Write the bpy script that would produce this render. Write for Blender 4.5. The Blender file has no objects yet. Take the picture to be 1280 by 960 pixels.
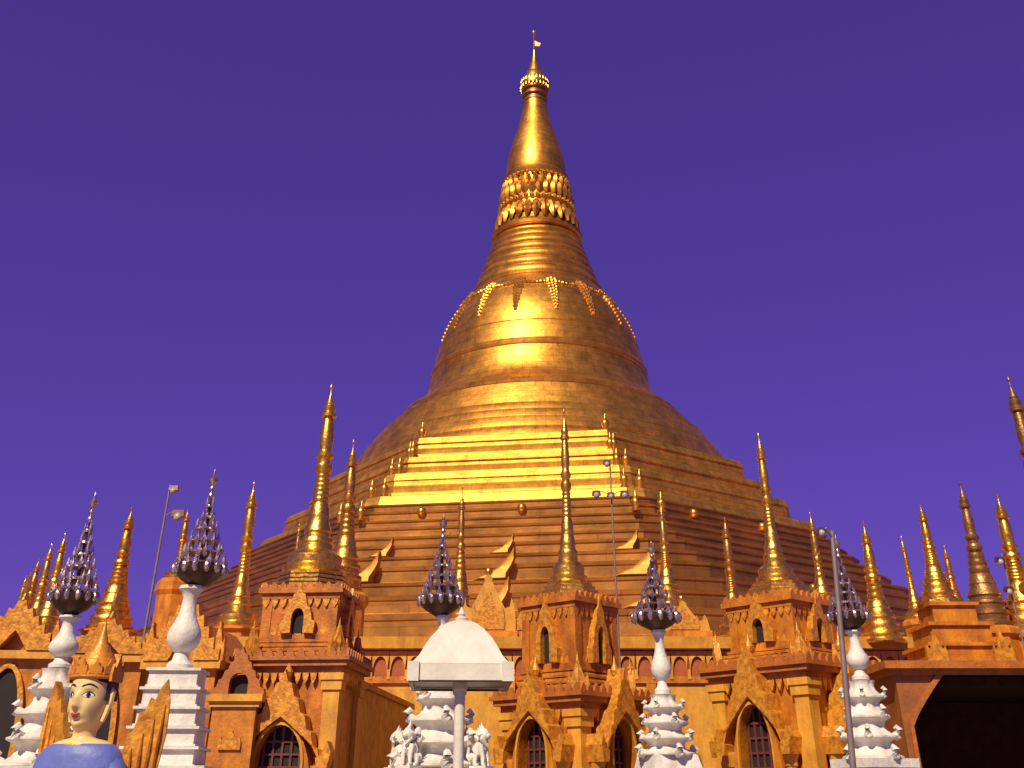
import bpy, bmesh, random
from math import sin, cos, tan, pi, radians, atan2, hypot, sqrt, exp, floor
from mathutils import Vector, Matrix

random.seed(7)
S = bpy.context.scene
COL = S.collection

# ---------------------------------------------------------------- camera
PITCH = radians(32.0); FPX = 1281.0; PPX = 640.0; PPY = 200.0; EYE = 1.7
cam_d = bpy.data.cameras.new('camera')
cam = bpy.data.objects.new('camera', cam_d)
COL.objects.link(cam)
cam.location = (0, 0, EYE)
cam.rotation_euler = (radians(90) + PITCH, 0, 0)
cam_d.sensor_width = 36.0
cam_d.lens = 36.0 * FPX / 1280.0
cam_d.shift_y = -(480.0 - PPY) / 1280.0
cam_d.clip_start = 0.1
cam_d.clip_end = 6000
S.camera = cam

# ---------------------------------------------------------------- light
SUN_EL = radians(43); SUN_AZ_LEFT = radians(23)        # behind the camera, a little to the left
sun_dir = Vector((-sin(SUN_AZ_LEFT) * cos(SUN_EL), -cos(SUN_AZ_LEFT) * cos(SUN_EL), sin(SUN_EL)))
W = bpy.data.worlds.new('World'); S.world = W
W.use_nodes = True
nt = W.node_tree; nt.nodes.clear()
out = nt.nodes.new('ShaderNodeOutputWorld')
bg = nt.nodes.new('ShaderNodeBackground'); bg.inputs['Strength'].default_value = 0.10
sky = nt.nodes.new('ShaderNodeTexSky'); sky.sky_type = 'NISHITA'; sky.sun_disc = False
sky.sun_elevation = SUN_EL
sky.sun_rotation = atan2(sun_dir.x, sun_dir.y)
sky.air_density = 0.8; sky.dust_density = 0.3; sky.ozone_density = 2.5
mul = nt.nodes.new('ShaderNodeMix'); mul.data_type = 'RGBA'; mul.blend_type = 'MULTIPLY'
mul.inputs[0].default_value = 1.0
mul.inputs[7].default_value = (0.69, 0.292, 1.47, 1)      # the print's violet cast of the sky
gam = nt.nodes.new('ShaderNodeGamma'); gam.inputs[1].default_value = 0.55     # a faded print: flatter sky
nt.links.new(sky.outputs[0], gam.inputs[0]); nt.links.new(gam.outputs[0], mul.inputs[6])
nt.links.new(mul.outputs[2], bg.inputs[0])
nt.links.new(bg.outputs[0], out.inputs[0])

sun_d = bpy.data.lights.new('sun', 'SUN'); sun_d.energy = 4.5; sun_d.angle = radians(0.5)
sun_d.color = (1.0, 0.87, 0.60)
sun = bpy.data.objects.new('sun', sun_d); COL.objects.link(sun)
sun.rotation_euler = (-sun_dir).to_track_quat('-Z', 'Y').to_euler()

S.view_settings.view_transform = 'Standard'
S.view_settings.look = 'None'
S.view_settings.exposure = 0.12
S.view_settings.gamma = 1.0

# ---------------------------------------------------------------- projection helper (pixel of the 1280 px photo + a real depth -> point)
cp, sp = cos(PITCH), sin(PITCH)
def at(px, py, Y):
    u = (px - PPX) / FPX; v = (PPY - py) / FPX
    ry = cp - v * sp; rz = sp + v * cp
    return Vector((u * Y / ry, Y, EYE + rz * Y / ry))

# ---------------------------------------------------------------- materials
def mat(name, col, rough=0.5, metal=0.0, var=0.25, scale=3.0, bump=0.0, bscale=20.0, dark=None, spec=0.5, plates=None, rvar=0.0, streak=0.0):
    m = bpy.data.materials.new(name); m.use_nodes = True
    n = m.node_tree; b = n.nodes['Principled BSDF']
    b.inputs['Metallic'].default_value = metal
    b.inputs['Specular IOR Level'].default_value = spec
    tc = n.nodes.new('ShaderNodeTexCoord')
    no = n.nodes.new('ShaderNodeTexNoise'); no.inputs['Scale'].default_value = scale
    no.inputs['Detail'].default_value = 8; no.inputs['Roughness'].default_value = 0.65
    n.links.new(tc.outputs['Object'], no.inputs['Vector'])
    rp = n.nodes.new('ShaderNodeValToRGB')
    d = dark if dark else tuple(c * (1 - var) for c in col)
    rp.color_ramp.elements[0].position = 0.3; rp.color_ramp.elements[1].position = 0.68
    rp.color_ramp.elements[0].color = (*d, 1)
    rp.color_ramp.elements[1].color = (*[min(1, c * (1 + 0.35 * var)) for c in col], 1)
    n.links.new(no.outputs['Fac'], rp.inputs[0])
    csock = rp.outputs[0]
    height = None
    if plates:
        br = n.nodes.new('ShaderNodeTexBrick')
        mp = n.nodes.new('ShaderNodeMapping')
        n.links.new(plates_vec(n, tc), mp.inputs[0])
        n.links.new(mp.outputs[0], br.inputs['Vector'])
        br.inputs['Scale'].default_value = 1.0
        br.inputs['Brick Width'].default_value = plates[0]; br.inputs['Row Height'].default_value = plates[1]
        br.inputs['Mortar Size'].default_value = plates[2]; br.inputs['Bias'].default_value = 0.0
        br.inputs['Color1'].default_value = (1, 1, 1, 1); br.inputs['Color2'].default_value = (0.80, 0.78, 0.74, 1)
        br.inputs['Mortar'].default_value = (0.45, 0.38, 0.3, 1)
        mx = n.nodes.new('ShaderNodeMix'); mx.data_type = 'RGBA'; mx.blend_type = 'MULTIPLY'; mx.inputs[0].default_value = plates[3]
        n.links.new(csock, mx.inputs[6]); n.links.new(br.outputs['Color'], mx.inputs[7])
        csock = mx.outputs[2]
    if streak > 0:
        mp2 = n.nodes.new('ShaderNodeMapping'); mp2.inputs['Scale'].default_value = (2.2, 2.2, 0.45)
        n.links.new(tc.outputs['Object'], mp2.inputs[0])
        ns = n.nodes.new('ShaderNodeTexNoise'); ns.inputs['Scale'].default_value = 1.0; ns.inputs['Detail'].default_value = 7; ns.inputs['Roughness'].default_value = 0.7
        n.links.new(mp2.outputs[0], ns.inputs['Vector'])
        rs = n.nodes.new('ShaderNodeValToRGB')
        rs.color_ramp.elements[0].position = 0.36; rs.color_ramp.elements[1].position = 0.56
        rs.color_ramp.elements[0].color = (0.34, 0.26, 0.22, 1); rs.color_ramp.elements[1].color = (1, 1, 1, 1)
        n.links.new(ns.outputs['Fac'], rs.inputs[0])
        ms = n.nodes.new('ShaderNodeMix'); ms.data_type = 'RGBA'; ms.blend_type = 'MULTIPLY'; ms.inputs[0].default_value = streak
        n.links.new(csock, ms.inputs[6]); n.links.new(rs.outputs[0], ms.inputs[7])
        csock = ms.outputs[2]
    n.links.new(csock, b.inputs['Base Color'])
    if rvar > 0:
        n2 = n.nodes.new('ShaderNodeTexNoise'); n2.inputs['Scale'].default_value = scale * 2.3; n2.inputs['Detail'].default_value = 6
        n.links.new(tc.outputs['Object'], n2.inputs['Vector'])
        mr = n.nodes.new('ShaderNodeMapRange')
        mr.inputs['From Min'].default_value = 0.3; mr.inputs['From Max'].default_value = 0.7
        mr.inputs['To Min'].default_value = max(0.05, rough - rvar); mr.inputs['To Max'].default_value = rough + rvar
        n.links.new(n2.outputs['Fac'], mr.inputs[0]); n.links.new(mr.outputs[0], b.inputs['Roughness'])
    else:
        b.inputs['Roughness'].default_value = rough
    if bump > 0:
        nb = n.nodes.new('ShaderNodeTexNoise'); nb.inputs['Scale'].default_value = bscale; nb.inputs['Detail'].default_value = 6
        n.links.new(tc.outputs['Object'], nb.inputs['Vector'])
        bp = n.nodes.new('ShaderNodeBump'); bp.inputs['Strength'].default_value = bump; bp.inputs['Distance'].default_value = 0.05
        n.links.new(nb.outputs['Fac'], bp.inputs['Height'])
        n.links.new(bp.outputs[0], b.inputs['Normal'])
    return m

def plates_vec(n, tc):
    # cylindrical coordinates (arc length on a 20 m radius, height) for gilded plates
    sx = n.nodes.new('ShaderNodeSeparateXYZ'); n.links.new(tc.outputs['Object'], sx.inputs[0])
    an = n.nodes.new('ShaderNodeMath'); an.operation = 'ARCTAN2'
    n.links.new(sx.outputs[0], an.inputs[0]); n.links.new(sx.outputs[1], an.inputs[1])
    ml = n.nodes.new('ShaderNodeMath'); ml.operation = 'MULTIPLY'; ml.inputs[1].default_value = 20.0
    n.links.new(an.outputs[0], ml.inputs[0])
    cb = n.nodes.new('ShaderNodeCombineXYZ')
    n.links.new(ml.outputs[0], cb.inputs[0]); n.links.new(sx.outputs[2], cb.inputs[1])
    return cb.outputs[0]

M = {}
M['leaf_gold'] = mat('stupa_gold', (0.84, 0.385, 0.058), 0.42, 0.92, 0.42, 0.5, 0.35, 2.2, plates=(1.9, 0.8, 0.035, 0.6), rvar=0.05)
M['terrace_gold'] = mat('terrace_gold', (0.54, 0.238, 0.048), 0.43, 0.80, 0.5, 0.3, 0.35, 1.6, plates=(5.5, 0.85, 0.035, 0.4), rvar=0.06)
M['gold'] = mat('spire_gold', (0.90, 0.50, 0.085), 0.33, 0.95, 0.35, 4.0, 0.25, 12.0, rvar=0.08)
M['gold_worn'] = mat('worn_gold', (0.74, 0.36, 0.07), 0.36, 0.9, 0.5, 5.0, 0.3, 12.0, rvar=0.1)
M['gold_dark'] = mat('dark_gold', (0.36, 0.17, 0.06), 0.42, 0.7, 0.45, 3.0, 0.3, 14.0, rvar=0.1)  # darker gold; on the brown building's roof spire it stands in for shade
M['gold_carved'] = mat('carved_gold', (0.74, 0.33, 0.03), 0.45, 0.25, 0.5, 6.0, 0.4, 12.0, dark=(0.34, 0.10, 0.012), rvar=0.1)
M['band_gold'] = mat('band_gold', (0.82, 0.42, 0.065), 0.52, 0.9, 0.42, 0.8, 0.35, 2.2, plates=(2.2, 0.5, 0.03, 0.5), rvar=0.06)
M['plume_gold'] = mat('plume_gold', (0.72, 0.32, 0.035), 0.5, 0.3, 0.3, 2.0, 0.3, 6.0)
M['ochre'] = mat('ochre_paint', (0.64, 0.235, 0.012), 0.45, 0.0, 0.35, 1.6, 0.35, 10.0, dark=(0.40, 0.11, 0.010), rvar=0.1, streak=0.55)
M['ochre_deep'] = mat('deep_ochre_paint', (0.60, 0.20, 0.010), 0.45, 0.0, 0.4, 2.2, 0.4, 10.0, dark=(0.36, 0.09, 0.008), rvar=0.1, streak=0.6)
M['ochre_red2'] = mat('tawny_paint', (0.56, 0.19, 0.016), 0.45, 0.0, 0.4, 1.9, 0.4, 12.0, dark=(0.36, 0.10, 0.012), rvar=0.1, streak=0.6)
M['ochre_red'] = mat('red_ochre_paint', (0.46, 0.14, 0.02), 0.5, 0.0, 0.4, 2.5, 0.4, 12.0, rvar=0.1)
M['yellow'] = mat('yellow_paint', (0.74, 0.37, 0.035), 0.5, 0.0, 0.25, 1.5, 0.25, 10.0, dark=(0.56, 0.22, 0.025), streak=0.4)
M['frieze_red'] = mat('frieze_red', (0.40, 0.09, 0.025), 0.6, 0.0, 0.3, 3.0)
M['white'] = mat('white_plaster', (0.80, 0.77, 0.70), 0.55, 0.0, 0.22, 2.2, 0.3, 14.0, dark=(0.60, 0.54, 0.47), streak=0.28)
M['canopy_white'] = mat('canopy_white', (0.73, 0.69, 0.59), 0.5, 0.0, 0.16, 2.0, 0.2, 8.0, streak=0.15)
M['silver'] = mat('tarnished_silver', (0.62, 0.50, 0.48), 0.30, 0.85, 0.6, 9.0, 0.2, 30.0, dark=(0.16, 0.09, 0.10))
M['dark_metal'] = mat('dark_bronze', (0.10, 0.05, 0.035), 0.4, 0.6, 0.4, 5.0)
M['dark'] = mat('interior_shade', (0.018, 0.010, 0.010), 0.8, 0.0, 0.3, 2.0)  # near-black colour standing in for shade inside doorways, niches and openings
M['grille'] = mat('grille_paint', (0.17, 0.045, 0.035), 0.45, 0.2, 0.3, 6.0)
M['hall_shade'] = mat('hall_shade_brown', (0.055, 0.017, 0.008), 0.8, 0.0, 0.4, 3.0, 0.4, 18.0, spec=0.2)  # dark brown chosen as the deep shade of the added hall
M['brown_wall'] = mat('brown_paint', (0.36, 0.115, 0.022), 0.5, 0.0, 0.4, 1.5, 0.35, 10.0)
M['skin'] = mat('painted_face', (0.84, 0.60, 0.25), 0.45, 0.0, 0.10, 3.0)
M['blue'] = mat('blue_paint', (0.13, 0.17, 0.50), 0.5, 0.0, 0.2, 3.0, 0.2, 12.0)
M['black'] = mat('black_paint', (0.012, 0.009, 0.012), 0.4, 0.0, 0.2, 4.0)
M['eyewhite'] = mat('eye_white', (0.82, 0.78, 0.70), 0.35, 0.0, 0.05, 4.0)
M['lips'] = mat('lip_red', (0.45, 0.06, 0.05), 0.4, 0.0, 0.1, 4.0)
M['crown'] = mat('crown_orange', (0.74, 0.28, 0.025), 0.42, 0.2, 0.35, 9.0, 0.2, 26.0)
M['pole_metal'] = mat('pole_metal', (0.26, 0.20, 0.19), 0.5, 0.3, 0.25, 4.0)
M['lamp_glass'] = mat('lamp_glass', (0.40, 0.38, 0.40), 0.15, 0.0, 0.1, 4.0)
M['marble'] = mat('marble_paving', (0.23, 0.175, 0.13), 0.4, 0.0, 0.25, 0.4)
M['earth'] = M['marble']

# ---------------------------------------------------------------- mesh builder
class MB:
    def __init__(s): s.v = []; s.f = []; s.mt = Matrix.Identity(4)
    def add(s, vs, fs):
        o = len(s.v)
        s.v += [s.mt @ Vector(p) for p in vs]
        s.f += [tuple(i + o for i in f) for f in fs]
        return s
    def box(s, x0, x1, y0, y1, z0, z1, tx=0.0, ty=None):
        if ty is None: ty = tx
        s.add([(x0, y0, z0), (x1, y0, z0), (x1, y1, z0), (x0, y1, z0),
               (x0 + tx, y0 + ty, z1), (x1 - tx, y0 + ty, z1), (x1 - tx, y1 - ty, z1), (x0 + tx, y1 - ty, z1)],
              [(0, 3, 2, 1), (4, 5, 6, 7), (0, 1, 5, 4), (1, 2, 6, 5), (2, 3, 7, 6), (3, 0, 4, 7)])
        return s
    def sq(s, a, z0, z1, t=0.0): return s.box(-a, a, -a, a, z0, z1, t)
    def lathe(s, prof, n=24, cx=0, cy=0, rot=0.0, cap=True):
        vs = []; fs = []
        for r, z in prof:
            for k in range(n):
                a = rot + 2 * pi * k / n
                vs.append((cx + r * cos(a), cy + r * sin(a), z))
        for i in range(len(prof) - 1):
            for k in range(n):
                k2 = (k + 1) % n
                fs.append((i * n + k, i * n + k2, (i + 1) * n + k2, (i + 1) * n + k))
        if cap:
            fs.append(tuple(range(n - 1, -1, -1)))
            fs.append(tuple((len(prof) - 1) * n + k for k in range(n)))
        return s.add(vs, fs)
    def poly_stack(s, rings, cap=True):
        n = len(rings[0]); vs = [p for r in rings for p in r]; fs = []
        for i in range(len(rings) - 1):
            for k in range(n):
                k2 = (k + 1) % n
                fs.append((i * n + k, i * n + k2, (i + 1) * n + k2, (i + 1) * n + k))
        if cap:
            fs.append(tuple(range(n - 1, -1, -1))); fs.append(tuple((len(rings) - 1) * n + k for k in range(n)))
        return s.add(vs, fs)
    def plate(s, outline, y0, y1):
        # outline in (x, z), counter-clockwise seen from -y
        n = len(outline)
        vs = [(x, y0, z) for x, z in outline] + [(x, y1, z) for x, z in outline]
        fs = [tuple(range(n)), tuple(range(2 * n - 1, n - 1, -1))]
        for k in range(n):
            k2 = (k + 1) % n; fs.append((k2, k, k + n, k2 + n))
        return s.add(vs, fs)
    def strip(s, inner, outer, y0, y1):
        # a frame between two open lines of equal length in (x, z)
        n = len(inner)
        vs = [(x, y0, z) for x, z in inner] + [(x, y0, z) for x, z in outer] + [(x, y1, z) for x, z in inner] + [(x, y1, z) for x, z in outer]
        fs = []
        for k in range(n - 1):
            fs.append((k, k + n, k + n + 1, k + 1))
            fs.append((2 * n + k, 2 * n + k + 1, 3 * n + k + 1, 3 * n + k))
            fs.append((k, k + 1, 2 * n + k + 1, 2 * n + k))
            fs.append((n + k, 3 * n + k, 3 * n + k + 1, n + k + 1))
        for k in (0, n - 1):
            fs.append((k, 2 * n + k, 3 * n + k, n + k) if k == 0 else (k, n + k, 3 * n + k, 2 * n + k))
        return s.add(vs, fs)
    def tube(s, pts, r, n=8):
        pts = [Vector(p) for p in pts]; rings = []
        for i, p in enumerate(pts):
            d = (pts[min(i + 1, len(pts) - 1)] - pts[max(i - 1, 0)]).normalized()
            up = Vector((0, 0, 1)) if abs(d.z) < 0.9 else Vector((1, 0, 0))
            a = d.cross(up).normalized(); b = d.cross(a)
            rr = r[i] if isinstance(r, (list, tuple)) else r
            rings.append([p + (a * cos(2 * pi * k / n) + b * sin(2 * pi * k / n)) * rr for k in range(n)])
        return s.poly_stack(rings)
    def ball(s, c, r, n=12, m=7, sz=1.0):
        prof = [(max(1e-4, r * sin(pi * i / m)), c[2] - r * sz * cos(pi * i / m)) for i in range(m + 1)]
        return s.lathe(prof, n, c[0], c[1])
    def build(s, name, material, parent=None, smooth=40):
        me = bpy.data.meshes.new(name)
        me.from_pydata([tuple(p) for p in s.v], [], s.f)
        bm = bmesh.new(); bm.from_mesh(me)
        bmesh.ops.recalc_face_normals(bm, faces=bm.faces)
        bm.to_mesh(me); bm.free()
        me.polygons.foreach_set('use_smooth', [True] * len(me.polygons))
        me.set_sharp_from_angle(angle=radians(smooth))
        me.materials.append(material); me.update()
        o = bpy.data.objects.new(name, me); COL.objects.link(o)
        if parent: o.parent = parent
        return o

def Rz(a): return Matrix.Rotation(a, 4, 'Z')
def T(x, y, z): return Matrix.Translation((x, y, z))

def thing(name, label, cat, loc=(0, 0, 0), rz=0.0, group=None, scale=None):
    o = bpy.data.objects.new(name, None); COL.objects.link(o)
    o.empty_display_size = 0.3
    o.location = loc; o.rotation_euler = (0, 0, rz)
    if scale: o.scale = (scale,) * 3 if not isinstance(scale, tuple) else scale
    o['label'] = label; o['category'] = cat
    if group: o['group'] = group
    return o

def copy_tree(o, parent=None):
    c = o.copy(); COL.objects.link(c)
    if parent: c.parent = parent
    for ch in [x for x in KIDS.get(o.name, [])]:
        cc = copy_tree(ch, c)
        KIDS.setdefault(c.name, []).append(cc)
    return c
KIDS = {}
def reg(o):
    for x in o.children_recursive:
        KIDS.setdefault(x.parent.name, []).append(x)
    return o

# ---------------------------------------------------------------- ground
g = MB()
g.add([(-3000, -3000, 0), (3000, -3000, 0), (3000, 3000, 0), (-3000, 3000, 0)], [(0, 1, 2, 3)])
go = g.build('ground', M['marble']); go['kind'] = 'structure'

# ================================================================ THE GREAT STUPA
AX, AY = 3.23, 118.0
TH = radians(-8.5)                        # turned a little so its main face looks left of the camera
stupa = thing('great_stupa', 'huge gilded stupa with bell dome and tall spire rising above everything', 'stupa', (AX, AY, 0), TH)

def ngon(R, z, R0=21.5, k=0.13, hw=None):
    c = max(0.02, k * (R - R0))
    h = R * tan(radians(22.5)) - c if hw is None else hw
    pts = []
    for i in range(8):
        a = -pi / 2 + i * pi / 4
        n = Vector((cos(a), sin(a), 0)); t = Vector((-sin(a), cos(a), 0))
        for s_ in (-1, 1):
            p = n * R + t * h * s_
            pts.append((p.x, p.y, z))
    return pts

# stepped terraces: vertical lower steps, then sloping bright upper steps
steps = [(8.0, 12.7, 43.6, 0), (12.7, 15.3, 40.2, 0), (15.3, 17.75, 37.2, 0), (17.75, 19.85, 33.9, 0), (19.85, 21.65, 31.5, 0), (21.65, 23.35, 29.6, 0)]
halves = []
for (z0, z1, ra, rb), nxt in zip(steps, steps[1:] + [(23.35, 0, 28.3, 0)]):
    f = 0.56; zm = z0 + (z1 - z0) * f; rm = ra - (ra - nxt[2]) * 0.5
    halves += [(z0, zm, ra, ra), (zm, z1, rm, rm)]
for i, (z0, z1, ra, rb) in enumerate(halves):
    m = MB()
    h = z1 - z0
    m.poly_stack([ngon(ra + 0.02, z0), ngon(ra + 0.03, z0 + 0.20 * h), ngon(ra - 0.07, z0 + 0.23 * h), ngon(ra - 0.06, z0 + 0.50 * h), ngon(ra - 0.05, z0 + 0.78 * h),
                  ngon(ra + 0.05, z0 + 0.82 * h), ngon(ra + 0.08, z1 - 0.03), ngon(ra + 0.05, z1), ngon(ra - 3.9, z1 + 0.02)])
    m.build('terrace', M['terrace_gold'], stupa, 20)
up = [(23.35, 24.4, 28.3, 27.95), (24.4, 26.85, 26.3, 25.6), (26.85, 28.95, 24.0, 23.4), (28.95, 31.25, 22.35, 21.7)]
for i, (z0, z1, ra, rb) in enumerate(up):
    m = MB(); h = z1 - z0
    if i == 0:
        r = [ngon(ra, z0), ngon(rb, z1 - 0.1), ngon(rb - 0.2, z1), ngon(rb - 2.5, z1 + 0.02)]
    else:
        dr = ra - rb
        r = [ngon(ra, z0), ngon(ra - 0.10 * dr, z0 + 0.26 * h), ngon(ra - 0.10 * dr - 0.3, z0 + 0.28 * h),
             ngon(ra - 0.42 * dr, z0 + 0.52 * h), ngon(ra - 0.42 * dr - 0.12, z0 + 0.54 * h), ngon(ra - 0.48 * dr - 0.12, z0 + 0.72 * h),
             ngon(rb + 0.36, z0 + 0.74 * h), ngon(rb + 0.10, z1), ngon(rb - 2.6, z1 + 0.02)]
    m.poly_stack(r)
    m.build('terrace', M['band_gold'], stupa, 20)

# skirt of round mouldings below the bell
prof = [(21.7, 31.0)]
hull = [(21.6, 31.3), (21.2, 32.2), (20.5, 33.4), (19.8, 34.3), (19.2, 35.2), (18.4, 36.0), (17.7, 36.8), (17.0, 37.5), (16.4, 38.2)]
for (r0, z0), (r1, z1) in zip(hull[:-1], hull[1:]):
    dz = z1 - z0; rm = r0 - 0.34 * dz
    prof += [(r0 - 0.02, z0), (r0 + 0.03, z0 + 0.06 * dz), (rm, z0 + 0.93 * dz), (rm - 0.06, z0 + 0.985 * dz), (r1 + 0.05, z1 - 0.004)]
prof += [(16.2, 38.25), (15.0, 38.3)]
MB().lathe(prof, 128).build('moulding_ring', M['leaf_gold'], stupa, 30)

bellp = [(15.9, 38.2), (16.3, 38.4), (16.35, 38.7), (16.1, 39.0), (15.5, 39.15), (14.6, 39.8), (13.9, 40.6), (13.4, 41.6), (13.05, 42.8), (12.85, 43.9), (12.95, 44.0),
         (13.0, 44.35), (12.85, 44.65), (12.72, 44.75), (12.6, 45.4), (12.45, 46.2), (12.2, 47.0), (12.25, 47.1), (12.2, 47.4), (12.0, 47.5), (11.85, 48.2), (11.6, 49.1), (11.25, 50.0),
         (10.8, 51.0), (10.2, 52.0), (9.55, 53.0), (8.8, 54.0), (8.1, 54.9), (7.4, 55.3)]
MB().lathe(bellp, 128).build('bell', M['leaf_gold'], stupa, 30)

# hanging floral relief on the bell shoulder
def bell_r(z):
    for (r0, z0), (r1, z1) in zip(bellp[:-1], bellp[1:]):
        if z0 <= z <= z1: return r0 + (r1 - r0) * (z - z0) / max(1e-6, z1 - z0)
    return 12
for k in range(16):
    m = MB()
    for j in range(9):                                   # swag between two pendants
        t = j / 8; a = (t - 0.5) * 2 * pi / 16 * 0.9; z = 53.5 - 0.75 * abs(cos(pi * t)) ** 0.5 - 0.1
        m.ball((bell_r(z) * cos(a) + 0.02, bell_r(z) * sin(a), z), 0.24 + 0.08 * (j % 2), 7, 5)
    for j in range(11):                                  # tapering pendant of leaves
        t = j / 10; z = 53.3 - 4.6 * t; w = 0.62 * (1 - t) ** 0.7 * (0.75 + 0.25 * (j % 2)) + 0.08
        r = bell_r(z) + 0.04
        for sgn in (-1, 0, 1):
            a = sgn * w * 0.75 / r
            m.ball((r * cos(a), r * sin(a), z - 0.12 * abs(sgn)), 0.30 - 0.13 * t, 7, 5, 1.3)
    for v in range(len(m.v)):
        m.v[v] = Rz(2 * pi * (k + 0.5) / 16 + 0.1) @ m.v[v]
    m.build('floral_relief', M['leaf_gold'], stupa)

# turban rings
prof = [(8.3, 54.7)]
rr = [(8.1, 55.0), (7.55, 56.4), (7.1, 57.6), (6.7, 58.8), (6.35, 59.9), (6.0, 60.9), (5.7, 61.8), (5.45, 62.7)]
for (r0, z0), (r1, z1) in zip(rr[:-1], rr[1:]):
    dz = z1 - z0
    for j in range(6):
        t = j / 6
        prof.append((r0 + (r1 - r0) * t + 0.26 * sin(pi * t) - 0.05, z0 + dz * t))
prof += [(5.3, 62.7), (4.9, 62.8)]
MB().lathe(prof, 96).build('turban_ring', M['leaf_gold'], stupa, 30)

# lotus band: drum, two flared lips, down- and up-turned petals, bead rows
lb = [(5.2, 62.6), (5.85, 62.9), (5.9, 63.3), (5.4, 63.6), (5.05, 64.1), (4.75, 66.2), (4.65, 66.9), (4.8, 67.1), (4.8, 67.6), (4.55, 67.8), (4.25, 69.6), (4.0, 71.2), (4.35, 71.7), (4.4, 72.1), (4.1, 72.4), (3.4, 72.5)]
MB().lathe(lb, 96).build('lotus_band', M['leaf_gold'], stupa, 30)
def petals(n, r0, z0, r1, z1, w, name, off=0):
    m = MB()
    for k in range(n):
        a = 2 * pi * (k + off) / n
        m.mt = Rz(a)
        pts = []
        for j in range(6):
            t = j / 5
            ww = w * (sin(pi * (0.18 + 0.80 * t)) ** 0.7)
            r = r0 + (r1 - r0) * t + 0.22 * sin(pi * t); z = z0 + (z1 - z0) * t
            pts.append((r, ww, z))
        vs = []; fs = []
        for r, ww, z in pts:
            vs += [(r - 0.12, -ww, z), (r + 0.16, 0, z), (r - 0.12, ww, z), (r - 0.3, 0, z)]
        for j in range(5):
            for q in range(4):
                q2 = (q + 1) % 4
                fs.append((j * 4 + q, j * 4 + q2, (j + 1) * 4 + q2, (j + 1) * 4 + q))
        fs += [(0, 1, 2, 3), (20, 23, 22, 21)]
        m.add(vs, fs)
    m.mt = Matrix.Identity(4)
    return m.build(name, M['leaf_gold'], stupa, 30)
petals(30, 4.75, 66.7, 5.45, 64.0, 0.52, 'lotus_petals')
petals(30, 4.85, 66.2, 5.2, 65.0, 0.40, 'lotus_petals', 0.5)
petals(30, 4.65, 67.9, 4.5, 69.9, 0.48, 'lotus_petals', 0.5)
petals(30, 4.35, 69.2, 4.4, 71.0, 0.40, 'lotus_petals')
m = MB()
for k in range(40):
    a = 2 * pi * k / 40
    m.ball((4.85 * cos(a), 4.85 * sin(a), 67.35), 0.34, 7, 5)
m.build('bead_row', M['gold'], stupa)
m = MB()
for k in range(40):
    a = 2 * pi * k / 40
    m.ball((4.3 * cos(a), 4.3 * sin(a), 71.2), 0.26, 7, 5)
m.build('bead_row', M['gold'], stupa)

bud = [(3.6, 72.3), (3.95, 72.5), (3.98, 73.0), (3.92, 74.0), (3.78, 75.2), (3.55, 76.4), (3.22, 77.7), (2.85, 79.0), (2.48, 80.3), (2.12, 81.7), (1.85, 82.9), (1.68, 83.9), (1.6, 84.9), (1.4, 85.0)]
MB().lathe(bud, 80).build('banana_bud', M['leaf_gold'], stupa, 30)
hti = [(1.5, 84.7), (1.72, 84.8), (1.72, 85.1), (1.5, 85.2), (1.5, 85.7), (1.8, 85.8), (1.8, 86.1), (1.55, 86.2), (1.6, 86.7), (1.9, 86.8), (1.9, 87.1), (1.7, 87.2), (1.75, 87.5)]
MB().lathe(hti, 40).build('umbrella_drum', M['gold_dark'], stupa, 30)
hc = [(1.6, 87.4), (1.98, 87.5), (2.05, 87.9), (1.95, 88.3), (1.75, 88.8), (1.6, 88.9), (1.45, 89.5), (1.15, 90.1), (1.05, 90.2), (0.85, 91.0), (0.6, 91.7), (0.4, 92.6), (0.26, 93.4), (0.2, 94.2)]
ho = MB().lathe(hc, 48).build('umbrella', M['gold'], stupa, 30)
m = MB()
for k in range(24):
    a = 2 * pi * k / 24
    m.lathe([(0.02, 87.55), (0.08, 87.25), (0.11, 87.05), (0.03, 86.95)], 6, 2.02 * cos(a), 2.02 * sin(a))
    m.lathe([(0.12, 88.0), (0.12, 88.2), (0.02, 88.6)], 6, 1.92 * cos(a), 1.92 * sin(a))
m.build('bell_fringe', M['gold'], ho)
MB().tube([(0, 0, 93.6), (0, 0, 97.2)], [0.16, 0.1], 8).build('finial_rod', M['gold_dark'], stupa)
MB().plate([(0.1, 95.0), (0.75, 94.9), (1.0, 95.4), (0.6, 95.6), (0.1, 96.0)], -0.06, 0.06).build('vane', M['gold_dark'], stupa)
MB().ball((0, 0, 97.5), 0.36, 14, 9).build('diamond_orb', M['gold'], stupa)

# finials standing on the chamfered corners, leaf plumes on the lower steps
fin = MB().lathe([(0.55, 0), (0.6, 0.25), (0.35, 0.4), (0.5, 0.8), (0.62, 1.15), (0.5, 1.5), (0.22, 1.75), (0.12, 2.3), (0.03, 2.7)], 12)
proto_fin = fin.build('corner_finial', M['gold'], stupa)
first = True
for (z, R) in ((24.43, 27.4), (26.86, 25.1), (28.96, 22.9), (31.26, 21.4), (21.67, 30.8)):
    pts = ngon(R, z)
    for i in range(16):
        if i not in (0, 1, 2, 15): continue
        p = pts[i]
        o = proto_fin if first else proto_fin.copy()
        if not first: COL.objects.link(o)
        first = False
        o.location = p; o.scale = (0.62,) * 3
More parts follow.
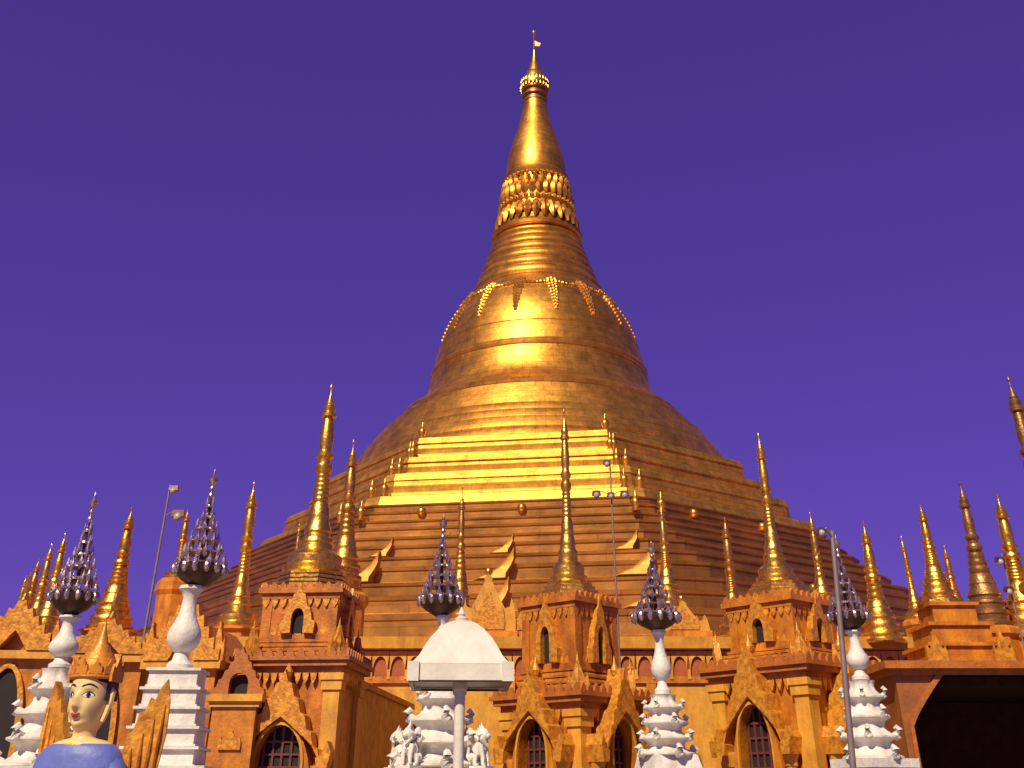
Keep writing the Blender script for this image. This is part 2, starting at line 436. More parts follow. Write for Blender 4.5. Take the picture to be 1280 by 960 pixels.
# boss knobs on the riser under the bright band
kn = MB().ball((0, 0, 0), 0.42, 12, 7)
pk = kn.build('boss', M['gold'], stupa)
first = True
for i in (0, 1):
    a = -pi / 2 + i * pi / 4
    n = Vector((cos(a), sin(a), 0)); t = Vector((-sin(a), cos(a), 0))
    for u in (-6.6, 2.0):
        o = pk if first else pk.copy()
        if not first: COL.objects.link(o)
        first = False
        o.location = n * 29.62 + t * u + Vector((0, 0, 22.5))
# leaf plume: an outward-leaning ridge sweeping up to the right
def plume_mesh():
    # a curling corner ornament: heavy foot on the ledge, tip swept up to the right
    m = MB()
    ol = [(-1.9, 0.0), (-1.2, 0.30), (-0.4, 0.62), (0.3, 1.05), (0.9, 1.55), (1.35, 2.1), (1.75, 2.75), (1.85, 2.2), (1.7, 1.5), (1.45, 0.95), (1.25, 0.5), (1.3, 0.0)]
    back = [(x, 0.35, z) for x, z in ol]
    mid = [(x, -0.25, z) for x, z in ol]
    cx = lambda x, z: 0.35 * x + 0.28 + 0.30 * z
    front = [(x + (cx(x, z) - x) * 0.45, -0.95 + 0.12 * z, 0.08 + z * 0.72) for x, z in ol]
    m.poly_stack([back, mid, front])
    return m
pp = plume_mesh().build('leaf_plume', M['plume_gold'], stupa, 50)
first = True
for i in (0,):
    a = -pi / 2 + i * pi / 4
    n = Vector((cos(a), sin(a), 0)); t = Vector((-sin(a), cos(a), 0))
    for (z, R) in ((12.9, 40.4), (15.5, 37.4), (18.0, 34.1)):
        hw = R * tan(radians(22.5)) - 0.16 * (R - 21.5)
        for u in ((-0.72 * hw, 0.08 * hw, 0.88 * hw) if i == 0 else (-0.85 * hw,)):
            o = pp if first else pp.copy()
            if not first: COL.objects.link(o)
            first = False
            o.location = n * R + t * u + Vector((0, 0, z))
            o.rotation_euler = (0, 0, a + pi / 2)
            s_ = 0.85 if z < 17 else 0.55
            o.scale = (s_,) * 3

# ---------------------------------------------------------------- plinth terrace wall round the stupa
wall = thing('plinth_wall', 'yellow plinth wall with red scalloped frieze running behind the shrines', 'wall', (AX, AY, 0), 0)
PR = 66.0; PT = 8.1
def pring(R, z): return ngon(R, z, R0=21.5, k=0.0)
MB().poly_stack([pring(PR, 0), pring(PR, PT - 1.5), pring(PR - 0.02, PT - 0.5), pring(PR - 20, PT - 0.1)]).build('wall', M['yellow'], wall, 20)
MB().poly_stack([pring(PR + 0.05, PT - 0.55), pring(PR + 0.45, PT - 0.5), pring(PR + 0.5, PT - 0.02), pring(PR + 0.3, PT), pring(PR - 3, PT), pring(PR - 3, PT - 0.4)], cap=False).build('coping', M['yellow'], wall, 20)
m = MB(); mr = MB(); mp_ = MB()
for i in range(-1, 2):
    a = i * pi / 4
    hw = PR * tan(radians(22.5))
    m.mt = mr.mt = mp_.mt = Rz(a) @ T(0, -PR, 0)
    n = int(2 * hw / 0.8); wd = 2 * hw / n
    for k in range(n):
        x0 = -hw + k * wd
        pts = []
        inner = [(x0 + wd / 2 - 0.40 * wd * cos(pi * j / 8), PT - 1.42 + 0.62 * sin(pi * j / 8) ** 0.9) for j in range(9)]
        outer = [(x0 + wd * j / 8, PT - 0.6) for j in range(9)]
        m.strip(inner, outer, -0.16, -0.01)
        m.box(x0 + wd - 0.07, x0 + wd + 0.07, -0.18, -0.01, PT - 1.75, PT - 1.35)
    mr.box(-hw + 0.1, hw - 0.1, -0.03, -0.003, PT - 1.6, PT - 0.62)
    mp_.box(-hw + 0.1, hw - 0.1, -0.14, -0.003, PT - 1.9, PT - 1.62)
    for k in range(int(2 * hw / 3.2)):
        x = -hw + 1.6 + 3.2 * k
        mp_.box(x - 0.22, x + 0.22, -0.2, -0.003, 0, PT - 1.92)
m.build('arcade_frieze', M['yellow'], wall); mr.build('frieze_ground', M['frieze_red'], wall); mp_.build('pilaster', M['ochre'], wall)

# flame-shaped merlons on the wall
def flame_outline(w, h, side=0.5):
    L = [(-w, 0), (-w * 1.02, h * 0.25), (-w * 0.95, h * 0.50), (-w * 0.86, h * 0.62), (-w * 0.80, h * 0.48), (-w * 0.62, h * 0.45), (-w * 0.46, h * 0.58), (-w * 0.30, h * 0.72), (-w * 0.20, h * 0.82), (-w * 0.13, h * 0.88), (-w * 0.16, h * 0.93), (-w * 0.06, h * 0.97)]
    return [(x, z) for x, z in L] + [(0, h)] + [(-x, z) for x, z in reversed(L)]
def merlon(px, pyb, pyt, Y, w, label, rz=0):
    b = at(px, pyb, Y); t = at(px, pyt, Y); h = t.z - PT
    th = thing('flame_merlon', label, 'merlon', (b.x, Y, PT), rz, 'flame merlons on the plinth wall')
    MB().plate(list(reversed(flame_outline(w, h))), -0.28, 0.28).build('body', M['yellow'], th)
    MB().plate(list(reversed([(x * 0.6, z * 0.62 + 0.35) for x, z in flame_outline(w, h)])), -0.36, -0.285).build('relief', M['gold_carved'], th)
    MB().ball((0, 0, h + 0.12), 0.2, 10, 6).build('knob', M['gold'], th)
    MB().box(-w - 0.1, w + 0.1, -0.4, 0.4, 0, 0.3).build('base', M['ochre'], th)
merlon(610, 790, 718, 52.4, 1.28, 'yellow flame-shaped merlon standing just right of the white canopy top')
merlon(856, 800, 752, 52.4, 1.15, 'yellow flame-shaped merlon behind the silver tree right of the middle shrine')
merlon(1026, 800, 738, 52.4, 0.9, 'yellow flame-shaped merlon beside the right shrine and the leaning grey pole')
merlon(652, 800, 765, 52.6, 0.7, 'small yellow flame-shaped merlon touching the middle shrine on its left')

# ================================================================ small gilded stupas
def slim_f(z):
    k = ((0, 1.0), (0.07, 1.0), (0.11, 0.72), (0.2, 0.62), (0.36, 0.62), (0.5, 0.72), (0.56, 0.85), (1, 0.92))
    for (a, u), (b, v) in zip(k[:-1], k[1:]):
        if a <= z <= b: return u + (v - u) * (z - a) / (b - a)
    return 1.0
def spire_parts(parent, r, h, mg, seg=28, slim=False, rv=None):
    """bell stupa of unit profile scaled to base radius r and height h"""
    ks = [1.0] * 6 if rv is None else [rv.uniform(0.88, 1.14) for _ in range(6)]
    def vf(b):
        x = min(4.999, max(0.0, b * 5)); i = int(x); f = x - i; f = f * f * (3 - 2 * f)
        return ks[i] * (1 - f) + ks[i + 1] * f
    def P(l): return [(max(0.0015, a * r * (slim_f(b) if slim else 1) * vf(b)), b * h) for a, b in l]
    base = P([(1.0, 0), (1.06, 0.012), (1.06, 0.03), (0.9, 0.042), (0.92, 0.07), (0.98, 0.08), (0.96, 0.10), (0.80, 0.112), (0.80, 0.14), (0.86, 0.15), (0.84, 0.168), (0.70, 0.182), (0.70, 0.2)])
    MB().lathe(base, seg).build('base', mg, parent, 30)
    bell = P([(0.72, 0.195), (0.76, 0.205), (0.72, 0.22), (0.62, 0.245), (0.57, 0.275), (0.585, 0.283), (0.56, 0.292), (0.53, 0.32), (0.46, 0.345), (0.36, 0.36)])
    MB().lathe(bell, seg).build('bell', mg, parent, 30)
    rg = []
    n = 6 if rv is None else rv.choice((3, 4, 6, 7))
    for k in range(n):
        t = k / n; z0 = 0.355 + 0.145 * t; z1 = z0 + 0.145 / n; ra = 0.42 - 0.12 * t
        for j in range(4): rg.append((ra + 0.035 * sin(pi * j / 4), z0 + (z1 - z0) * j / 4))
    rg += [(0.26, 0.50)]
    MB().lathe(P(rg), seg).build('ringed_cone', mg, parent, 30)
    bu = P([(0.24, 0.495), (0.37, 0.51), (0.40, 0.53), (0.36, 0.55), (0.25, 0.56), (0.26, 0.575), (0.36, 0.59), (0.37, 0.605), (0.26, 0.62), (0.24, 0.635), (0.28, 0.66), (0.29, 0.69), (0.27, 0.73), (0.235, 0.77), (0.20, 0.80), (0.19, 0.815)])
    MB().lathe(bu, seg).build('bud', mg, parent, 30)
    um = P([(0.18, 0.805), (0.30, 0.81), (0.31, 0.825), (0.22, 0.84), (0.24, 0.85), (0.25, 0.862), (0.17, 0.878), (0.19, 0.885), (0.12, 0.905), (0.06, 0.925), (0.035, 0.94), (0.025, 0.97), (0.07, 0.978), (0.07, 0.986), (0.015, 1.0)])
    MB().lathe(um, seg).build('umbrella', mg, parent, 30)

STG = 'small gilded stupas around the base'
def small_stupa(tx, ty, bx, by, Y, wpx, label, mg='gold', ground=PT, ped=True, group=STG):
    t = at(tx, ty, Y); b = at(bx, by, Y)
    x = (t.x + b.x) / 2
    d = Y * cp + (b.z - EYE) * sp
    r = wpx * d / FPX; h = t.z - b.z
    o = thing('gilded_stupa', label, 'stupa', (x, Y, b.z if b.z > ground else b.z), 0.2, group)
    rv = random.Random(int(tx * 3 + ty))
    o.rotation_euler = (rv.uniform(-0.012, 0.012), rv.uniform(-0.012, 0.012), rv.uniform(0, 6))
    spire_parts(o, r, h, M[mg if mg != 'gold' else rv.choice(('gold', 'gold', 'gold_worn'))], slim=rv.random() < 0.35, rv=rv)
    hgt = b.z - ground
    if hgt > 0.05:
        o.location.z = ground
        for c in o.children: c.location.z = hgt
        mm = MB(); a = r * 1.2
        mm.lathe([(a * 1.25, 0), (a * 1.25, hgt * 0.15), (a * 1.05, hgt * 0.2), (a * 1.05, hgt * 0.75), (a * 1.2, hgt * 0.82), (a * 1.2, hgt * 0.93), (a, hgt)], 8, rot=pi / 8)
        mm.build('pedestal', M['ochre'], o, 20)
    return o
small_stupa(440, 549, 432, 742, 57, 24, 'tall slender gilded stupa directly behind the left shrine spire on its right', )
small_stupa(319, 602, 296, 786, 55, 27, 'gilded stupa standing alone between the white pedestal and left shrine')
small_stupa(161, 634, 141, 788, 55, 26, 'broad gilded stupa left of the tall thin lamp post')
small_stupa(236, 636, 221, 725, 56, 17, 'gilded stupa half hidden behind the silver tree on the tall white pedestal')
small_stupa(83, 666, 54, 800, 52, 19, 'nearest gilded stupa of the row leaning behind the far left gable')
small_stupa(65, 679, 40, 795, 58, 16, 'second gilded stupa in the receding row at far left')
small_stupa(50, 697, 25, 795, 64, 15, 'third gilded stupa in the receding row at far left')
small_stupa(35, 719, 12, 795, 70, 13, 'last and smallest gilded stupa in the row at far left')
small_stupa(577, 607, 575, 775, 56, 14, 'slim gilded stupa rising behind the white canopy')
small_stupa(826, 626, 838, 760, 56, 15, 'slim gilded stupa behind the silver tree right of the middle shrine')
small_stupa(907, 646, 918, 797, 54, 23, 'gilded stupa standing on the wall just left of the right shrine')
small_stupa(1013, 640, 1033, 770, 54, 15, 'slim gilded stupa between the right shrine spire and the leaning pole')
small_stupa(1074, 652, 1109, 806, 52, 25, 'broad gilded stupa between the leaning pole and the brown building')
small_stupa(1129, 670, 1147, 775, 58, 14, 'small gilded stupa just left of the brown building spire')
small_stupa(1180, 682, 1195, 770, 60, 13, 'small gilded stupa peeping out right of the brown building spire')
small_stupa(377, 655, 366, 735, 56, 11, 'tiny gilded stupa just left of the left shrine spire')

# ================================================================ shrines
def gable_outline(w, h0, h, n=22, jag=0.06):
    """jagged flame gable, open line from right foot to left foot"""
    pts = []
    for k in range(n + 1):
        t = -1 + 2 * k / n          # -1..1
        x = -t * w
        u = abs(t)
        z = h0 + (h - h0) * (1 - u) ** 1.15 * (1 + 0.25 * u)
        if k % 2 and abs(t) < 0.97: z += jag * h; x *= 1.04
        pts.append((x, z))
    return pts

def arch_line(w, hs, ha, n=22):
    pts = []
    for k in range(n + 1):
        t = k / n
        if t < 0.15: pts.append((w, hs * t / 0.15))
        elif t > 0.85: pts.append((-w, hs * (1 - t) / 0.15))
        else:
            a = pi * (t - 0.15) / 0.7
            pts.append((w * cos(a), hs + (ha - hs) * sin(a) ** 0.85))
    return pts

def porch(parent, yaw, a, w, zs, za, zg, proj, z0=0.9, rails=True):
    """projecting arched doorway with a flame gable, on the face at distance a"""
    mtx = Rz(yaw) @ T(0, -a, 0)
    inner = arch_line(w, zs, za)
    # outer line of the frame
    outer = []
    n = len(inner)
    for k, (x, z) in enumerate(inner):
        t = k / (n - 1)
        if t < 0.15: outer.append((w * 1.45, z))
        elif t > 0.85: outer.append((-w * 1.45, z))
        else:
            a_ = (t - 0.15) / 0.7; u = abs(2 * a_ - 1)
            zz = zs + (za + 0.25 - zs) * (1 - u ** 2.2)
            outer.append((w * 1.45 * (1 - 2 * a_), zz))
    f = MB(); f.mt = mtx; f.strip(inner, outer, -proj, -0.003)
    fo = f.build('door_frame', M['ochre'], parent, 30)
    # gable
    gi = [(x, z) for x, z in gable_outline(w * 1.45, zs + 0.55 * (za - zs), za + 0.22, jag=0)]
    gi = [(x, max(z, zs + 0.5 * (za - zs))) for x, z in gi]
    go_ = gable_outline(w * 1.85, zs + 0.2, zg, jag=0.03)
    gm = MB(); gm.mt = mtx; gm.strip(gi, go_, -proj - 0.18, -0.06)
    gm.lathe([(0.10, zg - 0.05), (0.15, zg + 0.1), (0.05, zg + 0.3), (0.01, zg + 0.55)], 8, 0, -proj * 0.6)
    for s_ in (-1, 1):
        gm.plate(list(reversed([(s_ * w * 1.75, zs), (s_ * w * 2.2, zs), (s_ * w * 2.35, zs + 0.45), (s_ * w * 2.15, zs + 0.75), (s_ * w * 1.95, zs + 0.4), (s_ * w * 1.7, zs + 0.3)])), -proj - 0.22, -0.1)
    gm.build('gable', M['gold_carved'], parent, 30)
    # inner trim line
    t1 = [(x * 1.02, z) for x, z in inner]; t2 = [(x * 1.13, z * 1.02 + 0.0) for x, z in inner]
    tr = MB(); tr.mt = mtx; tr.strip(t1, t2, -proj - 0.06, -proj - 0.003); tr.build('arch_trim', M['yellow'], parent, 30)
    # door set back, the doorway's shade put into its near-black colour
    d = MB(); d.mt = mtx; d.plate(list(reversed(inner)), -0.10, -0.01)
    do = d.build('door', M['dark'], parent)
    gr = MB(); gr.mt = mtx
    nb = 5
    for k in range(-nb // 2 + 1, nb // 2 + 1):
        x = k * w * 2 / nb; top = zs + (za - zs) * max(0.0, 1 - (x / w) ** 2) ** 0.42 - 0.03
        gr.box(x - 0.035, x + 0.035, -0.17, -0.12, 0.2, top)
    nz = 9
    for k in range(nz):
        z = 0.5 + k * (za - 0.6) / nz
        ww = w - 0.03 if z < zs else w * sqrt(max(0.02, 1 - ((z - zs) / (za - zs)) ** 2)) - 0.03
        gr.box(-ww, ww, -0.165, -0.115, z - 0.03, z + 0.03)
    gr.build('grille', M['grille'], do)
    # columns
    for s_ in (-1, 1):
        c = MB(); c.mt = mtx
        x = s_ * w * 1.72
        c.lathe([(0.24, 0), (0.24, 0.5), (0.17, 0.6), (0.165, zs - 0.35), (0.21, zs - 0.3), (0.21, zs - 0.15), (0.27, zs - 0.02), (0.27, zs + 0.1)], 14, x, -proj * 0.55)
        c.build('column', M['yellow'], parent, 30)

def leaf_row(m, a, z, n, h, mtx0):
    """small upright leaves along four cornice edges"""
    for q in range(4):
        m.mt = mtx0 @ Rz(q * pi / 2) @ T(0, -a, 0)
        for k in range(n):
            x = -a + (k + 0.5) * 2 * a / n; w = a / n * 0.85
            m.plate([(x - w, z), (x + w, z), (x + w * 0.7, z + h * 0.55), (x, z + h), (x - w * 0.7, z + h * 0.55)], 0.0, 0.10)
    m.mt = Matrix.Identity(4)

def shrine(label, x, y, yaw, a1, zc, a2, zu, spire_r, ztip, door_faces=(0, 1, 2, 3), w=0.8, zs=2.6, za=3.7, zg=5.2, paint='ochre', shade_annex=0):
    o = thing('shrine', label, 'shrine', (x, y, 0), yaw, 'ochre shrines with gilded spires')
    m = MB(); m.sq(a1 + 0.35, 0, 0.5); m.sq(a1 + 0.15, 0.5, 0.8); m.sq(a1, 0.8, zc - 0.4)
    m.build('body', M[paint], o, 20)
    for sx in (-1, 1):
        for sy in (-1, 1):
            c = MB()
            b = a1 - 0.12
            c.box(sx * b - 0.26, sx * b + 0.26, sy * b - 0.26, sy * b + 0.26, 0.82, zc - 0.9)
            c.box(sx * b - 0.33, sx * b + 0.33, sy * b - 0.33, sy * b + 0.33, zc - 0.9, zc - 0.62)
            c.box(sx * b - 0.38, sx * b + 0.38, sy * b - 0.38, sy * b + 0.38, zc - 0.62, zc - 0.42)
            c.build('corner_pier', M['yellow'], o)
    m = MB()
    m.sq(a1 + 0.18, zc - 0.4, zc - 0.22); m.sq(a1 + 0.36, zc - 0.22, zc - 0.06); m.sq(a1 + 0.46, zc - 0.06, zc + 0.06)
    leaf_row(m, a1 + 0.40, zc + 0.05, 11, 0.26, Matrix.Identity(4))
    m.build('cornice', M['ochre_red'], o, 20)
    m = MB(); leaf_row(m, a1 + 0.17, zc - 0.40, 13, -0.34, Matrix.Identity(4)); leaf_row(m, a1 + 0.02, 1.0, 8, 0.4, Matrix.Identity(4)); m.build('hanging_leaves', M['gold_carved'], o, 20)
    # tapering roof steps up to the block
    zb = zc + 0.26 * (zu - zc)
    m = MB()
    k = 4
    for i in range(k):
        t0 = i / k; t1 = (i + 1) / k
        aa = a1 * 1.02 + (a2 * 1.0 - a1 * 1.02) * t0
        z0 = zc + 0.06 + (zb - zc - 0.06) * t0; z1 = zc + 0.06 + (zb - zc - 0.06) * t1
        m.sq(aa, z0, z1 - 0.07, 0.10); m.sq(aa - 0.04, z1 - 0.07, z1)
    m.build('roof_steps', M[paint], o, 20)
    m = MB()
    m.sq(a2 * 0.93, zb, zu - 0.45); m.sq(a2 * 0.98, zb, zb + 0.16); m.sq(a2, zu - 0.45, zu - 0.28); m.sq(a2 * 1.08, zu - 0.28, zu - 0.12); m.sq(a2 * 0.98, zu - 0.12, zu)
    leaf_row(m, a2 * 1.05, zu - 0.12, 9, 0.2, Matrix.Identity(4))
    for sx in (-1, 1):
        for sy in (-1, 1):
            m.box(sx * a2 * 0.84 - 0.16, sx * a2 * 0.84 + 0.16, sy * a2 * 0.84 - 0.16, sy * a2 * 0.84 + 0.16, zb + 0.16, zu - 0.46)
    ub_ = m.build('upper_block', M[paint], o, 20)
    m = MB(); leaf_row(m, a2 * 0.99, zu - 0.45, 9, -0.28, Matrix.Identity(4)); leaf_row(m, a2 * 0.95, zb + 0.16, 9, 0.24, Matrix.Identity(4)); m.build('hanging_leaves', M['gold_carved'], ub_, 20)
    for q in range(4):
        nm = MB(); nm.mt = Rz(q * pi / 2) @ T(0, -a2 * 0.93, 0)
        hz = zu - 0.5 - zb
        inn = arch_line(a2 * 0.16, hz * 0.35, hz * 0.62, 14); inn = [(p, z + zb + 0.2) for p, z in inn]
        ou = gable_outline(a2 * 0.50, zb + 0.2, zu - 0.10, 14, jag=0.02); ou[0] = (a2 * 0.42, zb + 0.18); ou[-1] = (-a2 * 0.42, zb + 0.18)
        nm.strip(inn, ou, -0.24, -0.003)
        no_ = nm.build('niche', M['gold_carved'], o, 30)
        dm = MB(); dm.mt = nm.mt; dm.plate(list(reversed(inn)), -0.03, -0.004); dm.build('recess_shade', M['dark'], no_)  # flat dark sheet painted as the shade in the niche
    # corner flames standing on the cornice
    for sx in (-1, 1):
        for sy in (-1, 1):
            c = MB(); c.mt = T(sx * a1 * 0.95, sy * a1 * 0.95, zc + 0.05) @ Rz(atan2(sy, sx) + pi / 2)
            c.plate(list(reversed(flame_outline(0.34, 0.95))), -0.10, 0.10)
            c.lathe([(0.16, 0), (0.12, 0.3), (0.16, 0.5), (0.05, 0.9), (0.01, 1.2)], 8)
            c.build('corner_flame', M['gold_carved'], o, 30)
    if shade_annex:
        an = MB(); an.box(-a1 * 0.96, a1 * 0.96, a1 + 0.48, shade_annex, 0, zc - 0.5); an.box(-a1 * 1.04, a1 * 1.04, a1 + 0.48, shade_annex, zc - 0.497, zc - 0.3)
        an.build('shade_annex', M['ochre'], o)  # block added so its shaded side makes a dark strip beside the shrine
    for q in door_faces:
        porch(o, q * pi / 2, a1, w, zs, za, zg, 0.55)
    # spire
    sb = MB()
    n = 4; z = zu
    rb = min(a2 * 0.9, spire_r * 1.9)
    hh = 0.55
    for i in range(n):
        r0 = rb + (spire_r * 1.1 - rb) * i / n
        sb.lathe([(r0 * 1.08, z), (r0 * 1.08, z + hh / n * 0.7), (r0 * 0.98, z + hh / n)], 8, rot=pi / 8)
        z += hh / n
    so = sb.build('spire', M['gold'], o, 20)
    spire_parts(so, spire_r, ztip - z, M['gold'], slim=True)
    for c in so.children: c.location.z = z
    return o

# left shrine (C), middle (D), right (E)
pC = at(388, 735, 38.5); tC = at(417, 480, 38.5)
shC = shrine('ochre shrine with the tallest gilded spire and a forward-facing arched door, left of white canopy', (pC.x + tC.x) / 2, 38.5, radians(-5), 1.52, 5.6, 1.34, pC.z - 0.1, 1.05, tC.z, door_faces=(0, 3), shade_annex=13.0, paint='ochre_deep', w=0.72, zs=2.5, za=3.7, zg=5.1)
pD = at(711, 742, 38.5); tD = at(705, 511, 38.5)
shD = shrine('ochre shrine seen corner-on in the middle, its slim spire crossing the great stupa', (pD.x + tD.x) / 2, 38.5, radians(48), 1.5, 4.55, 1.2, pD.z - 0.2, 0.62, tD.z, paint='ochre_red2', w=0.6, zs=2.7, za=3.9, zg=5.2)
pE = at(972, 742, 38.5); tE = at(949, 541, 38.5)
shE = shrine('ochre shrine seen corner-on with pointed side gables right of the flared white pedestal', (pE.x + tE.x) / 2, 38.5, radians(42), 1.75, 5.4, 1.35, pE.z - 0.2, 0.68, tE.z, w=0.62, zs=2.9, za=4.3, zg=5.9)

# low side wings next to shrines
def wing(px0, px1, pyt, Y, label, depth=1.8, orn=True):
    b0 = at(px0, pyt, Y); b1 = at(px1, pyt, Y)
    x = (b0.x + b1.x) / 2; a = abs(b1.x - b0.x) / 2; z = b0.z
    o = thing('side_chapel', label, 'chapel', (x, Y + depth / 2, 0), 0, 'low chapels between the shrines')
    MB().box(-a, a, -depth / 2, depth / 2, 0, z - 0.35).build('body', M['ochre'], o)
    m = MB(); m.box(-a - 0.1, a + 0.1, -depth / 2 - 0.1, depth / 2 + 0.1, z - 0.35, z - 0.2); m.box(-a - 0.2, a + 0.2, -depth / 2 - 0.2, depth / 2 + 0.2, z - 0.2, z)
    m.build('cornice', M['yellow'], o)
    m = MB()
    m.plate(list(reversed(flame_outline(0.42, 0.6))), -depth / 2 - 0.06, -depth / 2 - 0.004)
    mo = MB(); mo.mt = T(0, 0, z - 1.5); mo.plate(list(reversed(flame_outline(a * 0.5, 0.55))), -depth / 2 - 0.08, -depth / 2 - 0.004)
    mo.build('relief', M['gold_carved'], o)
    if orn:
        q = MB(); q.mt = T(0, -depth / 2 + 0.3, z)
        q.strip(arch_line(0.3, 0.3, 0.62), [(p[0] * 1.0, p[1]) for p in gable_outline(0.85, 0.0, 1.3, jag=0.06)], -0.15, 0.15)
        q.build('crest', M['ochre_red'], o, 30)
        f = MB(); f.mt = T(0, -depth / 2 + 0.45, z); f.plate(list(reversed(arch_line(0.29, 0.3, 0.6))), -0.02, 0.02); f.build('recess_shade', M['dark'], o)  # dark sheet painted as the shade under the crest's arch
    return o
wing(268, 322, 868, 36.0, 'low ochre chapel with a carved crest between white pedestal and left shrine')
wing(905, 958, 826, 38.5, 'narrow ochre chapel wall attached left of the right shrine', depth=1.2, orn=False)

# ================================================================ white pedestals and silver offering trees
def lion_mesh(s, mtx):
    """small seated guardian lion facing +x, height about 1.6 s"""
    m = MB(); m.mt = mtx @ Matrix.Scale(s, 4)
    m.tube([(-0.42, 0, 0.10), (-0.40, 0, 0.30), (-0.22, 0, 0.58), (0.0, 0, 0.86), (0.10, 0, 1.10), (0.14, 0, 1.24)], [0.20, 0.34, 0.33, 0.31, 0.24, 0.18], 10)
    m.tube([(0.08, 0, 1.12), (0.14, 0, 1.30), (0.20, 0, 1.42), (0.16, 0, 1.56)], [0.24, 0.29, 0.24, 0.10], 10)       # head and crest
    m.tube([(0.22, 0, 1.28), (0.42, 0, 1.24), (0.46, 0, 1.20)], [0.19, 0.14, 0.08], 8)                              # muzzle
    for q in (-1, 1):
        m.tube([(0.06, 0.19 * q, 0.88), (0.20, 0.20 * q, 0.45), (0.20, 0.20 * q, 0.08), (0.34, 0.20 * q, 0.05)], [0.15, 0.11, 0.09, 0.09], 8)
        m.tube([(-0.40, 0.24 * q, 0.36), (-0.12, 0.30 * q, 0.40), (-0.20, 0.30 * q, 0.08), (0.02, 0.30 * q, 0.06)], [0.22, 0.17, 0.10, 0.09], 8)
        m.tube([(0.16, 0.20 * q, 1.36), (0.02, 0.34 * q, 1.30), (-0.06, 0.38 * q, 1.42)], [0.10, 0.07, 0.02], 6)
    for j in range(5):                                                                                              # flame mane and crest
        t = j / 4
        m.tube([(0.16 - 0.26 * t, 0, 1.46 - 0.34 * t), (0.02 - 0.38 * t, 0, 1.66 - 0.40 * t), (-0.02 - 0.40 * t, 0, 1.86 - 0.44 * t)], [0.13, 0.09, 0.015], 6)
    m.tube([(0.12, -0.24, 1.16), (0.30, 0, 0.86), (0.12, 0.24, 1.16)], 0.09, 6)
    m.tube([(-0.55, 0, 0.20), (-0.78, 0, 0.45), (-0.72, 0, 0.85), (-0.52, 0, 1.02), (-0.46, 0, 0.88)], [0.10, 0.10, 0.11, 0.10, 0.03], 8)
    m.box(-0.62, 0.5, -0.42, 0.42, -0.12, 0.03)
    return m

